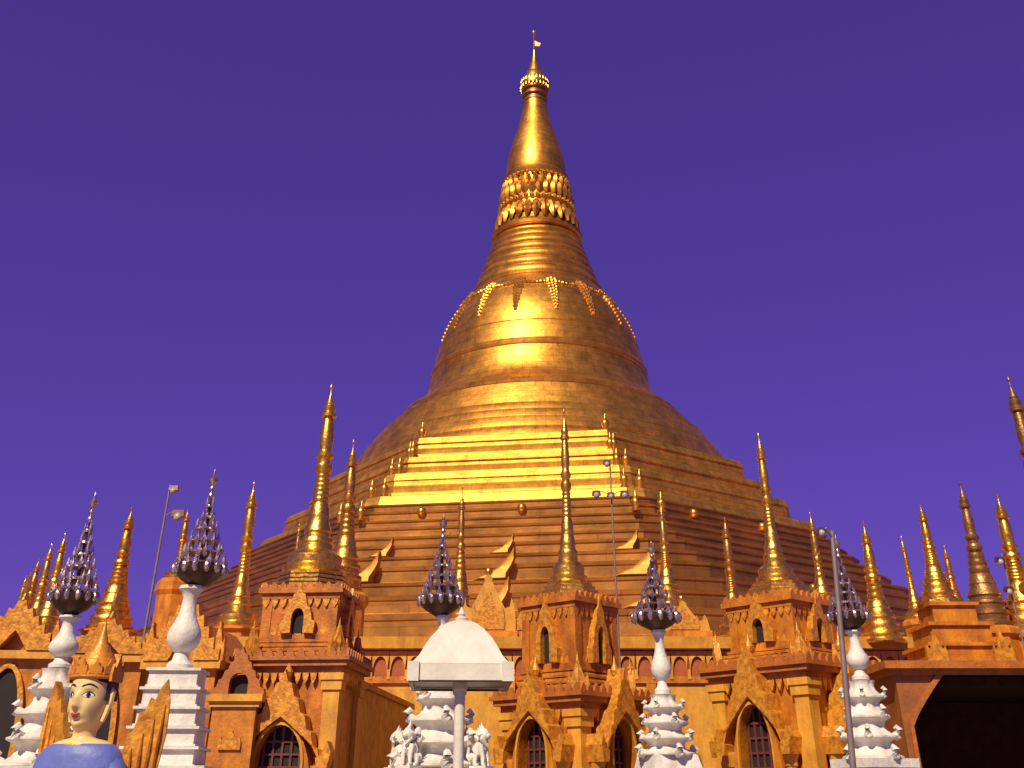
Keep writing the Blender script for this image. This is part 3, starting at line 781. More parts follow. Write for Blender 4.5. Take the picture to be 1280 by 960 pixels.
PG = 'white plaster pedestals for the silver trees'
def pedestal(px, py_top, py_vase, py_bot, Y, wv, wt, wb, label, scr=True, flare=False, yaw=0.12, lions=False):
    """vase from py_top to py_vase, stepped tower from py_vase down, to the ground"""
    t = at(px, py_top, Y); v = at(px, py_vase, Y)
    d = Y * cp + (v.z - EYE) * sp; k = d / FPX
    o = thing('white_pedestal', label, 'pedestal', (t.x, Y, 0), yaw, PG)
    zv, zt = v.z, t.z; h = zt - zv; r = wv * k
    prof = [(r * 0.75, 0), (r * 0.78, 0.06), (r * 0.5, 0.12), (r * 0.42, 0.2), (r * 0.72, 0.25), (r * 0.95, 0.32), (r * 1.0, 0.40), (r * 0.92, 0.48), (r * 0.70, 0.56), (r * 0.52, 0.66), (r * 0.44, 0.78), (r * 0.42, 0.86), (r * 0.55, 0.92), (r * 0.75, 0.96), (r * 0.72, 1.0)]
    MB().lathe([(a, zv + b * h) for a, b in prof], 24).build('vase', M['white'], o, 40)
    m = MB(); a = wt * k; ab = wb * k
    n = 5; zb = at(px, py_bot, Y).z
    if scr:
        # rounded, curling tower: lobed rings, each with a row of upturned leaves
        n = 4; N = 48
        def lobed(rr, z):
            return [(rr * (1 + 0.10 * abs(sin(4 * 2 * pi * q / N))) * cos(2 * pi * q / N), rr * (1 + 0.10 * abs(sin(4 * 2 * pi * q / N))) * sin(2 * pi * q / N), z) for q in range(N)]
        rings = []
        for i in range(n):
            t1 = 1 - i / n; t0 = 1 - (i + 1) / n
            a1_ = (a + (ab - a) * t1) * 1.12; a0_ = (a + (ab - a) * t0) * 1.05
            z1 = zv - (zv - zb) * t1; z0 = zv - (zv - zb) * t0; hh = z0 - z1
            for f_, u in ((1.0, 0), (1.10, 0.06), (1.12, 0.14), (0.98, 0.22), (0.80, 0.42), (0.74, 0.62), (0.80, 0.82), (0.92, 0.94)):
                rings.append(lobed((a1_ + (a0_ - a1_) * u) * f_, z1 + hh * u))
            for q in range(4):
                m.mt = Rz(2 * pi * (q + 0.5 * (i % 2)) / 4) @ T(a1_ * 0.98, 0, z1 + hh * 0.10)
                m.tube([(0, 0, 0), (a1_ * 0.22, 0, hh * 0.12), (a1_ * 0.30, 0, hh * 0.34), (a1_ * 0.16, 0, hh * 0.50), (a1_ * 0.06, 0, hh * 0.42)], [a1_ * 0.17, a1_ * 0.18, a1_ * 0.14, a1_ * 0.10, a1_ * 0.04], 7)
            m.mt = Matrix.Identity(4)
        m.poly_stack(rings)
        n = 0
    for i in range(n):
        t0 = i / n; t1 = (i + 1) / n
        a0 = a + (ab - a) * t0; a1 = a + (ab - a) * t1
        z1 = zv - (zv - zb) * t0; z0 = zv - (zv - zb) * t1
        hh = z1 - z0
        m.sq(a0 * 1.10, z1 - hh * 0.14, z1); m.sq(a0 * 0.97, z0, z1 - hh * 0.14) 
        m.sq(a0 * 1.04, z0 + hh * 0.02, z0 + hh * 0.12)
    m.build('tower', M['white'], o, 40 if scr else 20)
    m = MB()
    if flare:
        m.lathe([(ab * 3.0, 0), (ab * 3.0, max(0.1, zb - 1.3)), (ab * 3.1, zb - 1.2), (ab * 2.3, zb - 0.8), (ab * 1.75, zb - 0.4), (ab * 1.45, zb), (ab * 1.35, zb + 0.02)], 4, rot=pi / 4)
    else:
        m.sq(ab * 1.2, 0, zb - 0.15); m.sq(ab * 1.3, zb - 0.15, zb + 0.02)
    m.build('foot', M['white'], o, 20)
    if lions:
        for q in range(4):
            for s_ in (1,):
                z = zv - (zv - zb) * (0.40 if s_ == 0 else 1.0) + 0.01
                aa = ab * (1.25 if flare else 1.15)
                ln = lion_mesh(ab * 0.62, Rz(q * pi / 2 + pi / 4) @ T(aa * 1.22, 0, z))
                ln.build('guardian_lion', M['white'], o, 60)
    return o

TG = 'tiered silver offering trees on white pedestals'
def silver_tree(tx, ty, bx, by, Y, wpx, label, tiers=6):
    t = at(tx, ty, Y); b = at(bx, by, Y)
    d = Y * cp + (b.z - EYE) * sp; k = d / FPX
    R = wpx * k; h = t.z - b.z
    o = thing('silver_tree', label, 'offering tree', ((t.x + b.x) / 2, Y, b.z), 0.3, TG)
    rnd = random.Random(int(tx))
    MB().lathe([(R * 0.16, 0), (R * 0.3, h * 0.02), (R * 0.7, h * 0.07), (R * 0.95, h * 0.13), (R * 1.0, h * 0.17), (R * 0.9, h * 0.175), (R * 0.5, h * 0.15)], 20).build('bowl', M['dark_metal'], o, 40)
    bp = MB()
    for j in range(14):
        a = 2 * pi * j / 14; bp.mt = Rz(a) @ T(R * 0.98, 0, h * 0.12)
        bp.ball((0, 0, 0.03 * h), R * 0.13, 7, 5, 1.7)
    bp.mt = Matrix.Identity(4); bp.build('rim_buds', M['silver'], o)
    MB().tube([(0, 0, h * 0.1), (0, 0, h * 0.92)], [R * 0.10, R * 0.03], 8).build('stem', M['dark_metal'], o)
    for i in range(tiers):
        u = i / tiers
        z = h * (0.19 + 0.58 * u); r = R * (0.82 * (1 - u) ** 1.5 + 0.09)
        m = MB()
        m.lathe([(r * 0.12, z + r * 0.16), (r * 0.9, z + 0.01 * h), (r, z - 0.006 * h), (r * 0.94, z - 0.012 * h), (r * 0.12, z + r * 0.08)], 16)
        nn = max(4, int(11 * (1 - u) ** 1.5 + 3))
        for j in range(nn):
            a = 2 * pi * (j + rnd.uniform(-0.3, 0.3)) / nn + i * 0.4; zz_ = z; z = z + rnd.uniform(-0.018, 0.018) * h
            m.lathe([(r * 0.02, z - 0.05 * h), (0.10 * R * (1.1 - 0.6 * u), z - 0.02 * h), (0.11 * R * (1.1 - 0.6 * u), z + 0.012 * h), (0.05 * R, z + 0.035 * h), (0.004, z + 0.075 * h)], 6, r * cos(a), r * sin(a)); z = zz_
        m.build('tier', M['silver'], o, 40)
    MB().lathe([(R * 0.04, h * 0.74), (R * 0.13, h * 0.76), (R * 0.13, h * 0.775), (R * 0.04, h * 0.80), (R * 0.11, h * 0.82), (R * 0.11, h * 0.83), (R * 0.05, h * 0.85), (R * 0.16, h * 0.88), (R * 0.19, h * 0.905), (R * 0.06, h * 0.93), (R * 0.10, h * 0.945), (R * 0.03, h * 0.965), (0.004, h)], 10).build('tip', M['silver'], o)
    return o

pedestal(240, 733, 838, 960, 22, 21, 30, 44, 'tall white stepped pedestal with a vase top beside the gold-crowned statue', scr=False, yaw=0.08)
silver_tree(275, 586, 240, 736, 22, 32, 'silver offering tree on the tall white vase pedestal at left')
pedestal(88, 770, 835, 960, 24, 18, 20, 38, 'white pedestal with curling leaves standing in front of the far left gable', yaw=0.35)
silver_tree(118, 614, 89, 772, 24, 29, 'leaning-looking silver offering tree at far left before the broad gilded stupa')
pedestal(554, 770, 850, 960, 26, 13, 18, 40, 'white curling pedestal partly hidden under the white canopy', yaw=0.25, flare=True, lions=True)
silver_tree(556, 642, 549, 772, 26, 28, 'silver offering tree rising just left of the white canopy top')
pedestal(823, 788, 868, 945, 25, 13, 16, 27, 'white flared pedestal with curling leaves between the middle and right shrines', flare=True, yaw=0.3)
silver_tree(812, 676, 823, 790, 25, 29, 'silver offering tree on the flared white pedestal right of the middle shrine')
pedestal(1066, 788, 850, 950, 26, 14, 16, 28, 'white curling pedestal behind the leaning grey pole', yaw=0.45)
silver_tree(1044, 668, 1063, 790, 26, 24, 'silver offering tree just right of the leaning grey pole')

# white canopy on a pole
c0 = at(575, 856, 21.5); c1 = at(577, 772, 21.5); k = (21.5 * cp + 2 * sp) / FPX
can = thing('canopy', 'white square domed canopy on slim white poles in front of a white pedestal', 'canopy', (c0.x, 21.5, 0), 0.05)
a = 60.5 * k; z0 = c0.z; h = c1.z - c0.z; q2 = sqrt(2)
MB().lathe([(a * 0.96 * q2, z0 + h * 0.20), (a * 0.98 * q2, z0 + h * 0.24), (a * 0.84 * q2, z0 + h * 0.36), (a * 0.74 * q2, z0 + h * 0.5), (a * 0.62 * q2, z0 + h * 0.65), (a * 0.46 * q2, z0 + h * 0.79), (a * 0.3 * q2, z0 + h * 0.89), (a * 0.12 * q2, z0 + h * 0.95), (0.03, z0 + h * 0.97)], 4, rot=pi / 4).build('roof', M['canopy_white'], can, 25)
m = MB()
for q in range(4):
    m.mt = Rz(q * pi / 2); m.box(-a, a - 0.06, -a, -a + 0.06, z0, z0 + h * 0.22)
    m.box(-a - 0.05, -a + 0.16, -a - 0.05, -a + 0.16, z0 - 0.02, z0 + h * 0.26)
m.mt = Matrix.Identity(4)
m.build('valance', M['canopy_white'], can)
m = MB()
for q in range(4):
    m.mt = Rz(q * pi / 2); m.box(-a - 0.02, a - 0.05, -a - 0.02, -a + 0.05, z0 - 0.035, z0 - 0.003)
m.mt = Matrix.Identity(4); m.box(-a + 0.06, a - 0.06, -a + 0.06, a - 0.06, z0 + 0.02, z0 + 0.05)
m.build('eave_shade', M['dark_metal'], can)  # dark strips and sheet paint the shade of the canopy's underside
for yy in (-0.52, 0.52):
    MB().lathe([(0.22, 0), (0.22, 0.4), (0.095, 0.5), (0.095, z0 - 0.15), (0.13, z0 - 0.12), (0.13, z0 + 0.018)], 16, 0, yy).build('pole', M['canopy_white'], can)
MB().lathe([(0.12, z0 + h * 0.94), (0.14, z0 + h * 0.98), (0.06, z0 + h * 1.02), (0.08, z0 + h * 1.05), (0.01, z0 + h * 1.16)], 12).build('finial', M['white'], can)

# ================================================================ brown building at right, with a dark hall added for the shade on its wall
fb = at(1108, 826, 33); zl = fb.z
bld = thing('brown_building', 'large red-brown building with a projecting ledge and an added dark hall standing for wall shade at the right edge', 'building', (fb.x, 33, 0), 0)
L = 16
zA = at(1119, 908, 33.25).z; zB = at(1182, 838, 33.25).z; xA = 0.52; xB = at(1182, 838, 33.25).x - fb.x
top = zl - 0.35
curve = [(xA + (xB - xA) * t, zA + (zB - zA) * t ** 0.85) for t in [i / 8 for i in range(9)]]
right = [(xB + 8 + (xB - x), z) for x, z in reversed(curve)]
outl = [(0.25, 0), (xA, 0)] + curve + right + [(right[-1][0], 0), (L, 0), (L, top), (0.25, top)]  # hall opening added, its outline following the edge of the wall's shade
m = MB(); m.plate(outl, 0.25, 0.75)
m.box(0.25, 0.75, 0.753, 12, 0, top); m.box(L - 0.5, L, 0.753, 12, 0, top); m.box(0.753, L - 0.503, 11.5, 12, 0, top)
m.build('wall', M['brown_wall'], bld, 20)
MB().box(0.753, L - 0.503, 0.753, 11.497, top - 0.25, top - 0.004).build('shade_ceiling', M['hall_shade'], bld)
MB().box(0.76, L - 0.51, 6.5, 6.7, 0.004, top - 0.26).build('shade_screen', M['hall_shade'], bld)  # dark screen added behind the opening to stand for shade
tr = MB(); tr.strip([(xA, 0)] + curve + right + [(right[-1][0], 0)], [(xA - 0.14, 0)] + [(x - 0.10, z + 0.10) for x, z in curve] + [(x + 0.10, z + 0.10) for x, z in right] + [(right[-1][0] + 0.14, 0)], 0.17, 0.247)
tr.build('arch_trim', M['ochre_red'], bld, 30)
for xx in (xB + 4.0, xB + 6.7):
    c = MB(); c.lathe([(0.3, 0), (0.3, 0.4), (0.2, 0.5), (0.19, zB - 0.3), (0.28, zB - 0.15), (0.28, zB + 0.05)], 14, xx, 1.4); c.build('column', M['hall_shade'], bld, 30)
m = MB(); m.box(0.1, L + 0.1, 0.1, 12.1, zl - 0.35, zl - 0.2); m.box(-0.1, L + 0.3, -0.1, 12.3, zl - 0.2, zl)
m.build('ledge', M['ochre_red'], bld)
ub = at(1190, 800, 35); ut = at(1190, 757, 35); kk = (35 * cp + 4 * sp) / FPX
def tier_block(cx, cy, aw, z0, z1, name):
    m = MB(); n = 3
    for i in range(n):
        a0 = aw * (1 - 0.2 * i); za, zb = z0 + (z1 - z0) * i / n, z0 + (z1 - z0) * (i + 1) / n
        m.box(cx - a0, cx + a0, cy - a0, cy + a0, za, zb - 0.1); m.box(cx - a0 - 0.1, cx + a0 + 0.1, cy - a0 - 0.1, cy + a0 + 0.1, zb - 0.1, zb)
    return m.build(name, M['ochre'], bld)
tb = tier_block(ub.x - fb.x, 2.0, 45 * kk, zl, ut.z, 'roof_tier')
t12 = at(1156, 630, 35)
sm = MB(); sm.mt = T(ut.x - fb.x - 0.35, 2.0, ut.z); sm.lathe([(0.75, 0), (0.75, 0.1), (0.62, 0.14)], 8)
so = sm.build('spire', M['gold'], bld)
spire_parts(so, 0.52, t12.z - ut.z - 0.12, M['gold'])
for c in so.children: c.location = (ut.x - fb.x - 0.35, 2.0, ut.z + 0.12)
for q, cxx in enumerate((ub.x - fb.x - 1.0, ub.x - fb.x + 1.0)):
    f = MB(); f.mt = T(cxx, 0.85, zl); f.plate(list(reversed(flame_outline(0.3, 0.9))), -0.1, 0.1); f.build('corner_flame', M['gold_carved'], bld)
# stupas standing on its roof and beyond
small_stupa(1199, 602, 1238, 785, 37, 25, 'stupa spire coloured dark brown for its shade, standing on the brown building roof', 'gold_dark', ground=zl)
small_stupa(1249, 618, 1282, 790, 37, 26, 'bright gilded stupa cut by the right edge of the photo', ground=zl)
small_stupa(1272, 470, 1320, 720, 30, 38, 'dark stupa spire only just entering at the right edge', 'gold_dark', ground=zl, group=STG)

# ================================================================ carved golden gables at far left
def carved_gable(px, py_b, py_t, Y, wpx, label, rz=0.0, opening=True, slope=None):
    b = at(px, py_b, Y); t = at(px, py_t, Y); k = (Y * cp + (b.z - EYE) * sp) / FPX
    w = wpx * k; h = t.z - b.z
    o = thing('gilded_pavilion', label, 'pavilion', (b.x, Y, 0), rz, 'carved golden gables at the left')
    MB().box(-w, w, 0.4, 5, 0, b.z).build('wall', M['ochre'], o)
    m = MB(); m.box(-w - 0.2, w + 0.2, 0.15, 5.2, b.z, b.z + 0.22); m.build('cornice', M['yellow'], o)
    rf = MB(); rf.plate([(-w - 0.1, b.z + 0.22), (w + 0.1, b.z + 0.22), (0, b.z + h * 0.72)], 0.5, 5); rf.build('roof', M['ochre_red'], o)
    inner = [(p * 0.5, z) for p, z in gable_outline(w * 0.75, b.z + 0.23, b.z + h * 0.5, 24, jag=0)]
    outer = gable_outline(w * 1.12, b.z + 0.23, b.z + h, 24, jag=0.0)
    outer = [(x * (1.05 if i % 2 else 1), z + (0.10 * h if i % 2 else 0)) for i, (x, z) in enumerate(outer)]
    gm = MB(); gm.strip(inner, outer, 0.1, 0.48); gm.build('gable', M['gold_carved'], o, 30)
    for s_ in (-1, 1):
        f = MB(); f.mt = T(s_ * w * 1.02, 0.3, b.z + 0.22); f.plate(list(reversed(flame_outline(w * 0.2, h * 0.55))), -0.12, 0.12); f.build('corner_flame', M['gold_carved'], o)
    f = MB(); f.mt = T(0, 0.3, b.z + h * 0.95); f.lathe([(0.14, 0), (0.2, 0.15), (0.07, 0.35), (0.12, 0.5), (0.01, 1.0)], 8); f.build('finial', M['gold'], o)
    if opening:
        d = MB(); hs = b.z * 0.55; ha = b.z - 0.25
        fr = MB(); fr.strip(arch_line(w * 0.48, hs, ha), [(x * 1.3, z + (0.12 if abs(x) < w * 0.47 else 0)) for x, z in arch_line(w * 0.48, hs, ha)], 0.25, 0.397); fr.build('arch_frame', M['gold_carved'], o)
        d.plate(list(reversed(arch_line(w * 0.48, hs, ha))), 0.36, 0.396); d.build('opening', M['dark'], o)  # near-black sheet on the wall, painted as shade within the arch
    return o
carved_gable(10, 822, 752, 34, 48, 'carved golden gable at the left edge with a dark opening below', rz=0.1)
carved_gable(128, 826, 775, 36, 46, 'carved golden gable behind the crown of the blue statue', rz=0.15)
carved_gable(222, 835, 745, 36, 44, 'tall golden flame gable behind the left white vase pedestal', rz=-0.1)

# ================================================================ lamp posts
LG = 'lamp posts among the spires'
def lamp_post(tx, ty, Y, r, label, lamps, lean=0.0):
    t = at(tx, ty, Y)
    o = thing('lamp_post', label, 'lamp post', (t.x, Y, 0), 0, LG)
    MB().tube([(-lean, 0, 0), (-lean * (1 - 0.6 / t.z), 0, 0.6), (-lean * (1 - 0.62 / t.z), 0, 0.62), (0, 0, t.z)], [r * 1.8, r * 1.8, r * 1.15, r * 0.8], 10).build('pole', M['pole_metal'], o)
    for (lx, ly, s_) in lamps:
        p = at(lx, ly, Y); dx = p.x - t.x; z = p.z
        ar = MB(); ar.tube([(0, 0, z - 0.15), (dx * 0.6, -0.1, z), (dx, -0.1, z - 0.05)], r * 0.5, 6); ao = ar.build('arm', M['pole_metal'], o)
        lm = MB(); lm.box(dx - s_, dx + s_, -0.1 - s_ * 0.7, -0.1 + s_ * 0.5, z - s_ * 0.9, z + s_ * 0.1, 0.03); lm.build('lamp_housing', M['dark_metal'], ao)
        gl = MB(); gl.ball((dx, -0.1 - s_ * 0.3, z - s_ * 0.95), s_ * 0.7, 10, 6); gl.build('lamp_glass', M['lamp_glass'], ao)
    return o
lamp_post(213, 606, 44, 0.055, 'tall thin lamp post with two small lamps at left', [(219, 609, 0.2), (225, 640, 0.26)])
lamp_post(762, 574, 42, 0.04, 'thin lamp post with a crossbar of floodlights right of the middle spire', [(758, 577, 0.16), (745, 615, 0.18), (763, 617, 0.16), (780, 615, 0.18)])
lamp_post(1040, 664, 19, 0.05, 'thick grey pole with a floodlight standing before the right shrine', [(1024, 662, 0.09)], lean=0.42)
lamp_post(1252, 692, 33, 0.03, 'thin lamp post with two pale globes near the right edge', [(1247, 698, 0.14), (1258, 735, 0.14)])

# ================================================================ crowned guardian statue
GY = 11.0
gc = at(116, 911, GY)                                  # chin
gz = gc.z
st = thing('guardian_statue', 'painted guardian statue with pale yellow face, orange crown and blue garment', 'statue', (at(109, 900, GY).x, GY, 0), radians(-10))
HEADYAW = radians(-5)
hs = 0.55                                              # face + skull height
def gauss(x, s): return exp(-(x / s) ** 2)
NS = 72
def body_ring(z):
    """one continuous figure from the waist to the top of the skull; z measured from the chin in head heights"""
    pts = []
    for k in range(NS):
        f = 2 * pi * k / NS                            # 0 = forward (-y)
        fx, fy = sin(f), -cos(f)
        if z > -0.12:
            t = max(0, min(1, (z + 0.12) / 1.12))
            wx = 0.335 * (max(0.0, 1 - ((t - 0.60) / 0.62) ** 2)) ** 0.42 * (1 - 0.10 * exp(-((t - 0.12) / 0.2) ** 2))
            wy = 0.40 * (max(0.0, 1 - ((t - 0.60) / 0.63) ** 2)) ** 0.45
            if t < 0.2:
                nb = 0.2; q = t / nb; q = q * q * (3 - 2 * q)
                wx = 0.19 * (1 - q) + wx * q; wy = 0.20 * (1 - q) + wy * q
            x, y = wx * fx, wy * fy
            ff = max(0.0, cos(f))
            ang = atan2(sin(f), cos(f))
            # chin, lips, nose, sockets
            y -= 0.055 * gauss(z - 0.03, 0.07) * gauss(ang, 0.5)
            y -= 0.035 * gauss(z - 0.19, 0.05) * gauss(ang, 0.4)
            y += 0.020 * gauss(z - 0.115, 0.03) * gauss(ang, 0.5)
            y -= 0.115 * gauss(ang, 0.17) * (gauss(z - 0.31, 0.055) + 0.62 * gauss(z - 0.40, 0.07) + 0.35 * gauss(z - 0.49, 0.06))
            y += 0.035 * (gauss(ang - 0.55, 0.25) + gauss(ang + 0.55, 0.25)) * gauss(z - 0.50, 0.06)
            y -= 0.03 * (gauss(ang - 0.65, 0.3) + gauss(ang + 0.65, 0.3)) * gauss(z - 0.30, 0.1)
            y -= 0.02 * (gauss(ang - 0.5, 0.3) + gauss(ang + 0.5, 0.3)) * gauss(z - 0.60, 0.05)
            c, s_ = cos(HEADYAW), sin(HEADYAW)
            bl = min(1, max(0, (z + 0.12) / 0.12))
            c, s_ = cos(HEADYAW * bl), sin(HEADYAW * bl)
            x, y = x * c - y * s_, x * s_ + y * c
        else:
            u = -z - 0.12                              # below the neck
            if u < 0.03:
                wx = 0.19 + 0.03 * (u / 0.03); wy = 0.20
            elif u < 0.49:
                q = (u - 0.03) / 0.46; q2_ = sqrt(max(0, 1 - (1 - q) ** 2))
                wx = 0.22 + 0.54 * q2_; wy = 0.20 + 0.20 * q2_
            else:
                q = min(1, (u - 0.49) / 1.5); wx = 0.76 - 0.26 * q; wy = 0.40 - 0.04 * q
            x, y = wx * fx, wy * fy
        pts.append((x * hs, y * hs, gz + z * hs))
    return pts
zl_ = [-2.1, -1.7, -1.3, -1.0, -0.8, -0.68, -0.6, -0.54, -0.49, -0.45, -0.41, -0.38, -0.35, -0.32, -0.29, -0.26, -0.22, -0.18, -0.14] + [-0.12 + 1.119 * i / 54 for i in range(55)]
m = MB(); m.poly_stack([body_ring(z) for z in zl_])
fig = m.build('body', M['skin'], st, 60)
def face_pt(ang, z, off=0.0):
    ring = body_ring(z); k = (ang / (2 * pi)) * NS
    k0 = int(floor(k)); fr = k - k0
    a, b = Vector(ring[k0 % NS]), Vector(ring[(k0 + 1) % NS])
    p = a + (b - a) * fr
    dirv = Vector((p.x, p.y, 0)).normalized()
    return p + dirv * off
def face_line(name, pts, r, material, par):
    MB().tube([face_pt(a, z, 0.002) for a, z in pts], r, 6).build(name, material, par)
def face_patch(name, ac, zc_, aw, zw, off, material, par, n=14):
    c = face_pt(ac, zc_, off + 0.006)
    ring = []
    for j in range(n):
        t = 2 * pi * j / n
        cc = cos(t); ring.append(face_pt(ac + aw * cc, zc_ + zw * sin(t) * (1 - 0.35 * cc * cc), off))
    mm = MB(); mm.add([tuple(c)] + [tuple(p) for p in ring], [(0, 1 + j, 1 + (j + 1) % n) for j in range(n)])
    return mm.build(name, material, par)
for s_ in (-1, 1):
    e = face_patch('eye', s_ * 0.50, 0.485, 0.27, 0.040, 0.004, M['eyewhite'], fig)
    face_patch('iris', s_ * 0.50, 0.487, 0.10, 0.037, 0.011, M['black'], e)
    face_line('eyebrow', [(s_ * (0.16 + 0.75 * t), 0.575 + 0.075 * sin(pi * (0.15 + 0.75 * t))) for t in [i / 8 for i in range(9)]], [0.004, 0.008, 0.009, 0.009, 0.008, 0.008, 0.007, 0.005, 0.003], M['black'], fig)
    face_line('eyelid', [(s_ * (0.22 + 0.58 * t), 0.485 + 0.05 * sin(pi * t)) for t in [i / 8 for i in range(9)]], 0.005, M['black'], fig)
    # long ears
    c, s2 = cos(HEADYAW), sin(HEADYAW)
    em = MB()
    em.mt = Rz(HEADYAW)
    em.tube([(s_ * 0.325 * hs, 0.02, gz + 0.62 * hs), (s_ * 0.36 * hs, 0.03, gz + 0.56 * hs), (s_ * 0.36 * hs, 0.02, gz + 0.40 * hs), (s_ * 0.34 * hs, 0.0, gz + 0.22 * hs), (s_ * 0.31 * hs, -0.01, gz + 0.10 * hs)], [0.02, 0.035, 0.03, 0.024, 0.02], 8)
    em.build('ear', M['skin'], fig)
face_line('lips', [(-0.30 + 0.60 * t, 0.195 + 0.018 * abs(2 * t - 1) ** 1.5) for t in [i / 8 for i in range(9)]], [0.004, 0.009, 0.012, 0.012, 0.011, 0.012, 0.012, 0.009, 0.004], M['lips'], fig)
face_line('lips', [(-0.2 + 0.4 * t, 0.165 - 0.012 * sin(pi * t)) for t in [i / 6 for i in range(7)]], [0.004, 0.010, 0.013, 0.013, 0.013, 0.010, 0.004], M['lips'], fig)
# black hair at the temples and the tall crown
hm = MB(); hm.mt = Rz(HEADYAW)
hm.lathe([(0.31 * hs, gz + 0.66 * hs), (0.37 * hs, gz + 0.70 * hs), (0.385 * hs, gz + 0.78 * hs), (0.37 * hs, gz + 0.84 * hs)], 32, 0, 0.012)
hm.box(-0.365 * hs, -0.30 * hs, -0.05, 0.12, gz + 0.42 * hs, gz + 0.72 * hs, 0.004); hm.box(0.30 * hs, 0.365 * hs, -0.05, 0.12, gz + 0.42 * hs, gz + 0.72 * hs, 0.004)
hm.build('hair', M['black'], st)
cm = MB(); cm.mt = Rz(HEADYAW)
zc0 = gz + 0.74 * hs
cm.lathe([(0.40 * hs, zc0), (0.43 * hs, zc0 + 0.015), (0.43 * hs, zc0 + 0.05), (0.39 * hs, zc0 + 0.065), (0.40 * hs, zc0 + 0.10), (0.36 * hs, zc0 + 0.12), (0.33 * hs, zc0 + 0.17), (0.29 * hs, zc0 + 0.18), (0.24 * hs, zc0 + 0.235), (0.20 * hs, zc0 + 0.24), (0.15 * hs, zc0 + 0.30), (0.12 * hs, zc0 + 0.305), (0.08 * hs, zc0 + 0.38), (0.04 * hs, zc0 + 0.45), (0.005, zc0 + 0.52)], 32)
for j in range(11):
    cm.mt = Rz(HEADYAW) @ Rz(2 * pi * j / 11) @ T(0, -0.41 * hs, zc0 + 0.04)
    cm.plate(list(reversed([(x, z) for x, z in flame_outline(0.055, 0.13)])), -0.012, 0.012)
for s_ in (-1, 1):
    cm.mt = Rz(HEADYAW) @ T(s_ * 0.42 * hs, 0.0, zc0 - 0.02) @ Rz(pi / 2 * s_)
    cm.plate(list(reversed(flame_outline(0.09, 0.24))), -0.015, 0.015)
cm.mt = Matrix.Identity(4)
cm.build('crown', M['crown'], st, 30)
# garment
def garm_ring(z, grow):
    r = body_ring(z); return [(x * (1 + grow) , y * (1 + grow * 1.4), zz) for x, y, zz in r]
gl_ = [(-2.12, 0.06), (-1.7, 0.06), (-1.3, 0.06), (-1.0, 0.05), (-0.8, 0.045), (-0.68, 0.04), (-0.6, 0.04), (-0.54, 0.04), (-0.49, 0.04), (-0.45, 0.045), (-0.41, 0.05), (-0.38, 0.055), (-0.32, 0.055), (-0.29, 0.06), (-0.26, 0.06), (-0.235, 0.05), (-0.23, 0.0)]
m = MB(); m.poly_stack([garm_ring(z, g_) for z, g_ in gl_], cap=False)
gm_ = m.build('blue_garment', M['blue'], st, 60)
cz = gz - 0.235 * hs
m = MB(); n = 40
m.tube([(0.46 * hs * sin(2 * pi * j / n), -0.33 * hs * cos(2 * pi * j / n), cz - 0.01) for j in range(n + 1)], 0.014, 6)
m.build('collar', M['crown'], st)
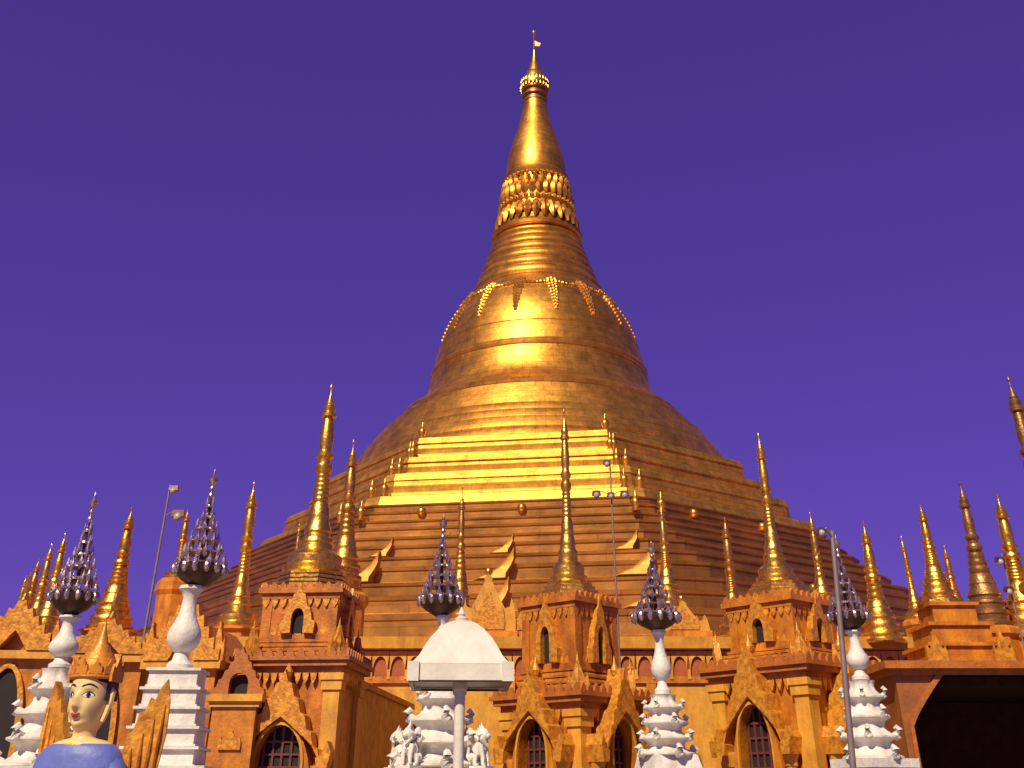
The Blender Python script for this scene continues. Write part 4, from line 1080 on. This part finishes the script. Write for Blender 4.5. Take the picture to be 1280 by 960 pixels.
# arms in sleeves, hands clasped low before the body
for s_ in (-1, 1):
    m = MB()
    m.tube([(s_ * 0.56 * hs, 0, gz - 0.56 * hs), (s_ * 0.72 * hs, 0.0, gz - 0.76 * hs), (s_ * 0.80 * hs, 0.0, gz - 1.3 * hs), (s_ * 0.8 * hs, -0.02, gz - 1.75 * hs), (s_ * 0.62 * hs, -0.2, gz - 1.9 * hs), (s_ * 0.28 * hs, -0.28, gz - 1.85 * hs)], [0.13, 0.13, 0.11, 0.095, 0.08, 0.06], 12)
    m.build('sleeve', M['blue'], st, 60)
    hd = MB()
    hd.tube([(s_ * 0.30 * hs, -0.28, gz - 1.85 * hs), (s_ * 0.14 * hs, -0.30, gz - 1.80 * hs), (s_ * 0.05 * hs, -0.31, gz - 1.74 * hs)], [0.042, 0.05, 0.04], 10)
    for j in range(4):
        hd.tube([(s_ * 0.06 * hs, -0.285 - 0.018 * j, gz - 1.76 * hs), (s_ * 0.035 * hs, -0.285 - 0.02 * j, gz - 1.62 * hs + 0.01 * j), (s_ * 0.02 * hs, -0.285 - 0.02 * j, gz - 1.5 * hs + 0.012 * j)], [0.014, 0.013, 0.009], 7)
    hd.tube([(s_ * 0.10 * hs, -0.33, gz - 1.82 * hs), (s_ * 0.08 * hs, -0.37, gz - 1.72 * hs), (s_ * 0.06 * hs, -0.38, gz - 1.62 * hs)], [0.018, 0.016, 0.011], 7)
    hd.build('hand', M['skin'], st, 60)
    # raised wings behind the shoulders
    wg = MB(); wg.mt = T(s_ * 0.44 * hs, 0.22, gz - 1.6 * hs) @ Rz(s_ * 0.35) @ Matrix.Diagonal((0.9, 1, 1.22, 1))
    ol = [(0, 0), (s_ * 0.20, 0.06), (s_ * 0.34, 0.22), (s_ * 0.43, 0.45), (s_ * 0.47, 0.70), (s_ * 0.46, 0.92), (s_ * 0.41, 1.08), (s_ * 0.35, 1.02), (s_ * 0.31, 0.93), (s_ * 0.26, 0.95), (s_ * 0.22, 0.85), (s_ * 0.17, 0.84), (s_ * 0.13, 0.72), (s_ * 0.08, 0.68), (s_ * 0.04, 0.5), (-s_ * 0.03, 0.25)]
    wg.plate(ol, -0.04, 0.04)
    for j in range(5):
        t = j / 4
        wg.tube([(s_ * (0.05 + 0.08 * j), -0.045, 0.12 + 0.04 * j), (s_ * (0.06 + 0.085 * j), -0.055, 0.35 + 0.08 * j), (s_ * (0.05 + 0.092 * j), -0.045, 0.5 + 0.1 * j)], [0.02, 0.026, 0.008], 6)
    wg.build('wing', M['gold_carved'], st, 30)
zr = gz - 2.1 * hs
MB().lathe([(0.62, 0.5), (0.60, 0.55), (0.50, zr * 0.7), (0.34, zr + 0.05), (0.28, zr + 0.1)], 28).build('skirt', M['crown'], st, 40)
m = MB(); m.lathe([(0.85, 0), (0.85, 0.2), (0.72, 0.25), (0.72, 0.4), (0.8, 0.44), (0.8, 0.5), (0.7, 0.51)], 24); m.build('plinth', M['white'], st, 30)
